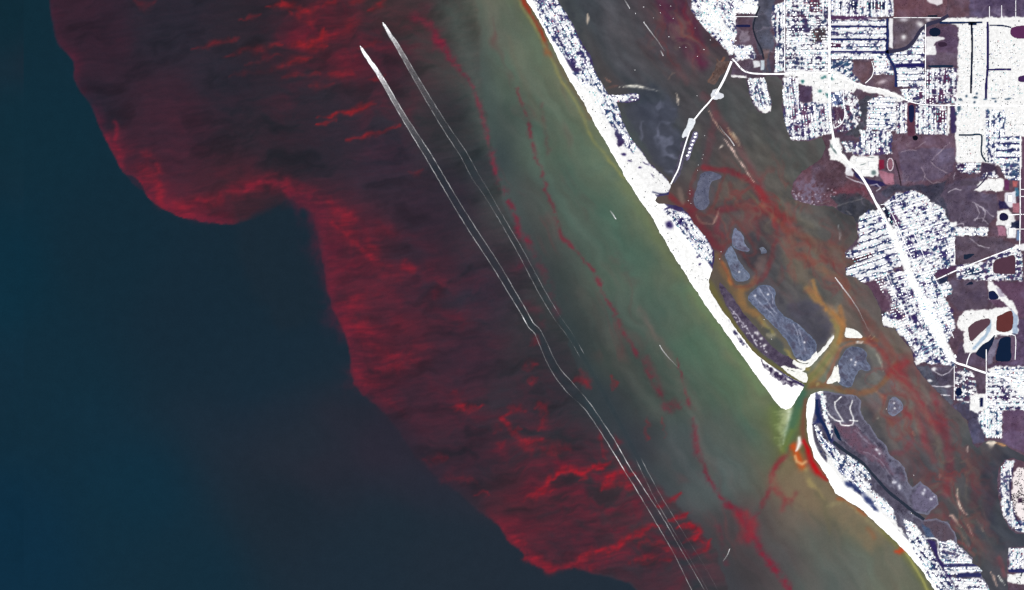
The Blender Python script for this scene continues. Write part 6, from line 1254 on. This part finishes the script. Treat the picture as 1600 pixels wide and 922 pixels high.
# ---- boats and their wakes
M_FOAM, ntf, bf = new_mat('wake_foam')
bf.inputs['Base Color'].default_value = (.86, .86, .86, 1); bf.inputs['Roughness'].default_value = .9
at = ntf.nodes.new('ShaderNodeAttribute'); at.attribute_name = 'foam'
gp = ntf.nodes.new('ShaderNodeNewGeometry'); ns = ntf.nodes.new('ShaderNodeTexNoise'); ns.inputs['Scale'].default_value = .035; ns.inputs['Detail'].default_value = 4
ntf.links.new(gp.outputs['Position'], ns.inputs['Vector'])
mr = ntf.nodes.new('ShaderNodeMapRange'); mr.inputs['From Min'].default_value = .3; mr.inputs['From Max'].default_value = .7; mr.inputs['To Min'].default_value = .55; mr.inputs['To Max'].default_value = 1.3
ntf.links.new(ns.outputs['Fac'], mr.inputs['Value'])
mu = ntf.nodes.new('ShaderNodeMath'); mu.operation = 'MULTIPLY'; mu.use_clamp = True
ntf.links.new(at.outputs['Fac'], mu.inputs[0]); ntf.links.new(mr.outputs['Result'], mu.inputs[1]); ntf.links.new(mu.outputs[0], bf.inputs['Alpha'])

def wake(P, rail, core, label, edge=.9, key=1, group=None):
    """P: x, y, half width; rail and core: (coordinate, foam) tables along x or y"""
    P = resample(P, 3.0); n = len(P)
    T = np.gradient(P[:, :2], axis=0); T /= np.hypot(T[:,0], T[:,1])[:, None]; N = np.stack([-T[:,1], T[:,0]], -1)
    t = P[:, key]
    rr = np.interp(t, [a for a, b in rail], [b for a, b in rail]); cc = np.interp(t, [a for a, b in core], [b for a, b in core])
    V, Fm = [], []
    for i in range(n):
        r = max(P[i, 2], .25); e = edge; wob = .35 * vnoise(np.array([t[i] / 5.0]), np.array([3.3]), 190)[0]
        ins = min(e * .55, r * .9)
        br = [.75 + .4 * vnoise(np.array([t[i] / 7.0]), np.array([k * 5.1]), 191)[0] for k in (0, 1)]
        for o_, v in ((-r - e * .55, 0), (-r, rr[i] * br[0]), (-r + ins, cc[i]), (0, cc[i]), (r - ins, cc[i]), (r, rr[i] * br[1]), (r + e * .55, 0)):
            V.append((WX(P[i,0] + N[i,0] * (o_ + wob)), WY(P[i,1] + N[i,1] * (o_ + wob)), .35)); Fm.append(v)
    F = [(i * 7 + k, i * 7 + 7 + k, i * 7 + 8 + k, i * 7 + k + 1) for i in range(n - 1) for k in range(6)]
    Fm = [min(1.0, max(v, 0) ** 1.45 * .72) for v in Fm]
    me = mesh_from('boat_wake', V, F, M_FOAM)
    a_ = me.attributes.new('foam', 'FLOAT', 'POINT'); a_.data.foreach_set('value', np.array(Fm, np.float32))
    tag(link('boat_wake', me), label, 'wake', group)
wake(WAKE_A, [(75,1.3),(120,1.2),(150,.85),(180,.7),(240,.58),(350,.5),(420,.46),(488,.5),(497,1.1),(505,.75),(520,.45),(560,.28),(578,.3),(592,.5),(606,.4),(618,.05),(632,.5),(664,.45),(690,.7),(722,1.2),(735,.6),(768,.8),(785,.28),(815,.55),(860,.35),(915,.42),(960,.3)],
     [(75,1.3),(100,1.2),(112,.8),(130,.45),(160,.25),(200,.12),(260,0),(1000,0)], 'bright foam wake of the leading trawler splitting into two rails', 1.6)
wake(WAKE_B, [(37,1.2),(60,.95),(75,.7),(100,.5),(140,.45),(240,.34),(276,.2),(290,.12),(310,.3),(339,.34),(400,.36),(486,.3),(500,.08),(516,.22),(535,.03),(549,.4),(556,.02),(715,.02),(724,.4),(765,.22),(806,.3),(842,.12),(915,.1),(960,.05)],
     [(37,1.2),(48,.9),(60,.6),(78,.32),(100,.18),(140,.1),(200,.03),(260,0),(1000,0)], 'fainter foam wake of the second trawler nearer the shore', 1.6)
SMALL = [  # head, tail, half width, foam, boat length, label
 ((1006,34.5), [(1014,46),(1026,62),(1038,80)], .7, .85, 16, 'speedboat with a long thin wake in the upper lagoon'),
 ((1305,434), [(1316,448),(1328,464),(1342,486),(1358,518)], .8, 1.0, 18, 'speedboat with a white wake beside the canal fingers'),
 ((1147,227.5), [(1141,218),(1132,208),(1124,196)], .7, .9, 16, 'speedboat heading down the lagoon below the bridge'),
 ((962.3,342), [(958,336),(953,329)], .9, .9, 16, 'lone speedboat with a short wake off the barrier beach'),
 ((1031,540), [(1036,548),(1046,560),(1060,575)], .6, .85, 16, 'lone speedboat with a tapering wake off the narrow spit'),
 ((1140,858), [(1137,866),(1130,877)], .6, .8, 14, 'lone speedboat crossing the red bloom near the bottom'),
 ((983.6,13), [(980,7),(975,-2)], .7, .8, 14, 'speedboat with a short wake at the top of the lagoon'),
 ((1036,87), [(1034.5,84),(1032,79)], .8, .8, 14, 'small speedboat below the long thin wake in the upper lagoon'),
]
def make_boat(L, label, cat='boat', group=None, trawler=False):
    root = bpy.data.objects.new('trawler' if trawler else 'boat', None); COLL.objects.link(root)
    tag(root, label, cat, group)
    W = L * .36; st = [(-.5, .42, 1.2), (-.2, .5, 1.2), (.15, .46, 1.3), (.38, .26, 1.6), (.5, .02, 1.9)]
    V = []
    for u, wv, h in st: V += [(u * L, -wv * W * .7, -.5), (u * L, -wv * W, h), (u * L, wv * W, h), (u * L, wv * W * .7, -.5)]
    F = []
    for i in range(len(st) - 1):
        b = i * 4; F += [(b, b + 4, b + 5, b + 1), (b + 2, b + 6, b + 7, b + 3), (b + 3, b + 7, b + 4, b)]
    F += [(0, 1, 2, 3), (16, 19, 18, 17)]
    link('hull', mesh_from('hull', V, F, M_HULL), root)
    link('deck', mesh_from('deck', [p for u, wv, h in st for p in ((u * L, -wv * W * .97, h - .12), (u * L, wv * W * .97, h - .12))], [(i * 2, i * 2 + 2, i * 2 + 3, i * 2 + 1) for i in range(4)], M_HULL), root)
    c0, c1, cw, ch = ((-.05, .25, .3, 4.2) if trawler else (-.15, .15, .3, 2.6))
    cab = link('wheelhouse' if trawler else 'cabin', mesh_from('cabin', [(u * L, v * W * cw, z) for z, k in ((1.1, 1), (ch, .85)) for u, v in ((c0, -1), (c1 * k, -1), (c1 * k, 1), (c0, 1))], [(0,1,5,4),(1,2,6,5),(2,3,7,6),(3,0,4,7),(4,5,6,7)], M_HULL), root)
    link('windscreen', mesh_from('windscreen', [(c1 * L * 1.01, -W * cw * .9, ch * .55), (c1 * L * 1.01, W * cw * .9, ch * .55), (c1 * L * .9, W * cw * .85, ch * .93), (c1 * L * .9, -W * cw * .85, ch * .93)], [(0,1,2,3)], M_GLASS), cab)
    if trawler:
        def pole(name, a_, b_, r):
            a_, b_ = np.array(a_), np.array(b_); d = b_ - a_; d = d / np.linalg.norm(d); u = np.cross(d, (0.3, 0.2, 1.0)); u /= np.linalg.norm(u); v = np.cross(d, u)
            V = [tuple(p + r * (math.cos(t) * u + math.sin(t) * v)) for p in (a_, b_) for t in np.linspace(0, 2 * math.pi, 6, endpoint=False)]
            link(name, mesh_from(name, V, [(i, (i + 1) % 6, 6 + (i + 1) % 6, 6 + i) for i in range(6)] + [tuple(range(5, -1, -1)), tuple(range(6, 12))], M_HULL), root)
        pole('mast', (-.06 * L, 0, 1), (-.06 * L, 0, 11), .25)
        pole('outrigger', (-.06 * L, W * .4, 2), (-.1 * L, W * 1.6, 8), .18); pole('outrigger', (-.06 * L, -W * .4, 2), (-.1 * L, -W * 1.6, 8), .18)
    return root
def place(o, x, y, hx, hy):
    o.location = (WX(x), WY(y), .3); o.rotation_euler = (0, 0, math.atan2(-hy, hx))
b = make_boat(34, 'white trawler at the bright head of the leading double wake', 'trawler', None, True); place(b, 563.4, 73, -.53, -.85)
b = make_boat(30, 'white trawler at the head of the fainter wake nearer the shore', 'trawler', None, True); place(b, 598.6, 36, -.53, -.85)
for (hx, hy), tail, wd, fo, L, lb in SMALL:
    b = make_boat(L, 'white ' + lb, 'boat'); place(b, hx, hy, hx - tail[0][0], hy - tail[0][1])
    P = [(hx, hy, wd * .6)] + [(x, y, wd * (1 - .15 * i)) for i, (x, y) in enumerate(tail)]
    ys2 = sorted([(p[1], fo * .85 * (1 - i / len(P)) ** 1.3 + .02) for i, p in enumerate(P)])
    wake(P, ys2, ys2, 'thin white wake of the speedboat at ' + {0:'the upper lagoon',1:'the canal fingers',2:'the channel below the bridge',3:'the wide barrier beach',4:'the narrow spit',5:'the red bloom',6:'the lagoon top',7:'the tail of a longer lagoon wake'}[[s[5] for s in SMALL].index(lb)], .8)
MOORED = [((1005.6,11),18),((993,21),18),((1031.6,8.4),13),((1032,20),14),((1048,9.4),14),((1052,29),14),((1062,74),15),((1071.6,74),15),((1099.6,77.4),20),((1110,62.6),17),((1090,88),16),((992,109.4),15),((1045,57.6),18),((1089,149.6),14),((1086,44),12),((1021,28),11),
          ((1101,212),13),((1098.6,242),13),((1097,248),12),((1091,258),12),((1090,266),12),((1078,298),12),((1078,303),12),((1075.6,313.6),13),((1079.6,318),12),((1126.6,393.4),15),((1124.6,404.6),15),((1427.6,742.4),14),((1385,639),14),((1424,802),18),((1194,499.4),14),((1205.6,530),14)]
ORD = ['topmost', 'second', 'third', 'fourth', 'fifth', 'sixth', 'seventh', 'eighth', 'ninth', 'tenth', 'eleventh', 'twelfth', 'thirteenth', 'fourteenth', 'fifteenth', 'sixteenth']
def nth(y, lo, hi, key):
    ys = sorted(p[0][1] for p in MOORED if lo <= p[0][1] < hi); return ORD[ys.index(y)] + (' from the top' if ys.index(y) else '')
for i, ((x, y), L) in enumerate(MOORED):
    lb, gp_ = (('white boat moored in the open upper lagoon, ' + nth(y, -9, 160, 0), 'boats moored in the upper lagoon') if y < 160 else ('small white boat on the line of moorings below the bridge, ' + nth(y, 160, 330, 0), 'boats moored below the bridge') if y < 330 else (('upper' if y < 400 else 'lower') + ' of two white boats moored beside the bulge of the barrier island', 'boats beside the barrier island') if y < 420 else
               {27: ('white boat alone on the dark lower lagoon', None), 28: ('white boat tied beside the small round islet', None), 29: ('white boat at the mouth of the long dark creek', None), 30: ('white boat in the ochre channel between the marsh islands', None), 31: ('white boat in the channel beside the plum marsh strip', None)}[i])
    b = make_boat(L, lb, 'boat', gp_); a_ = random.uniform(0, 6.28); place(b, x, y, math.cos(a_), math.sin(a_))
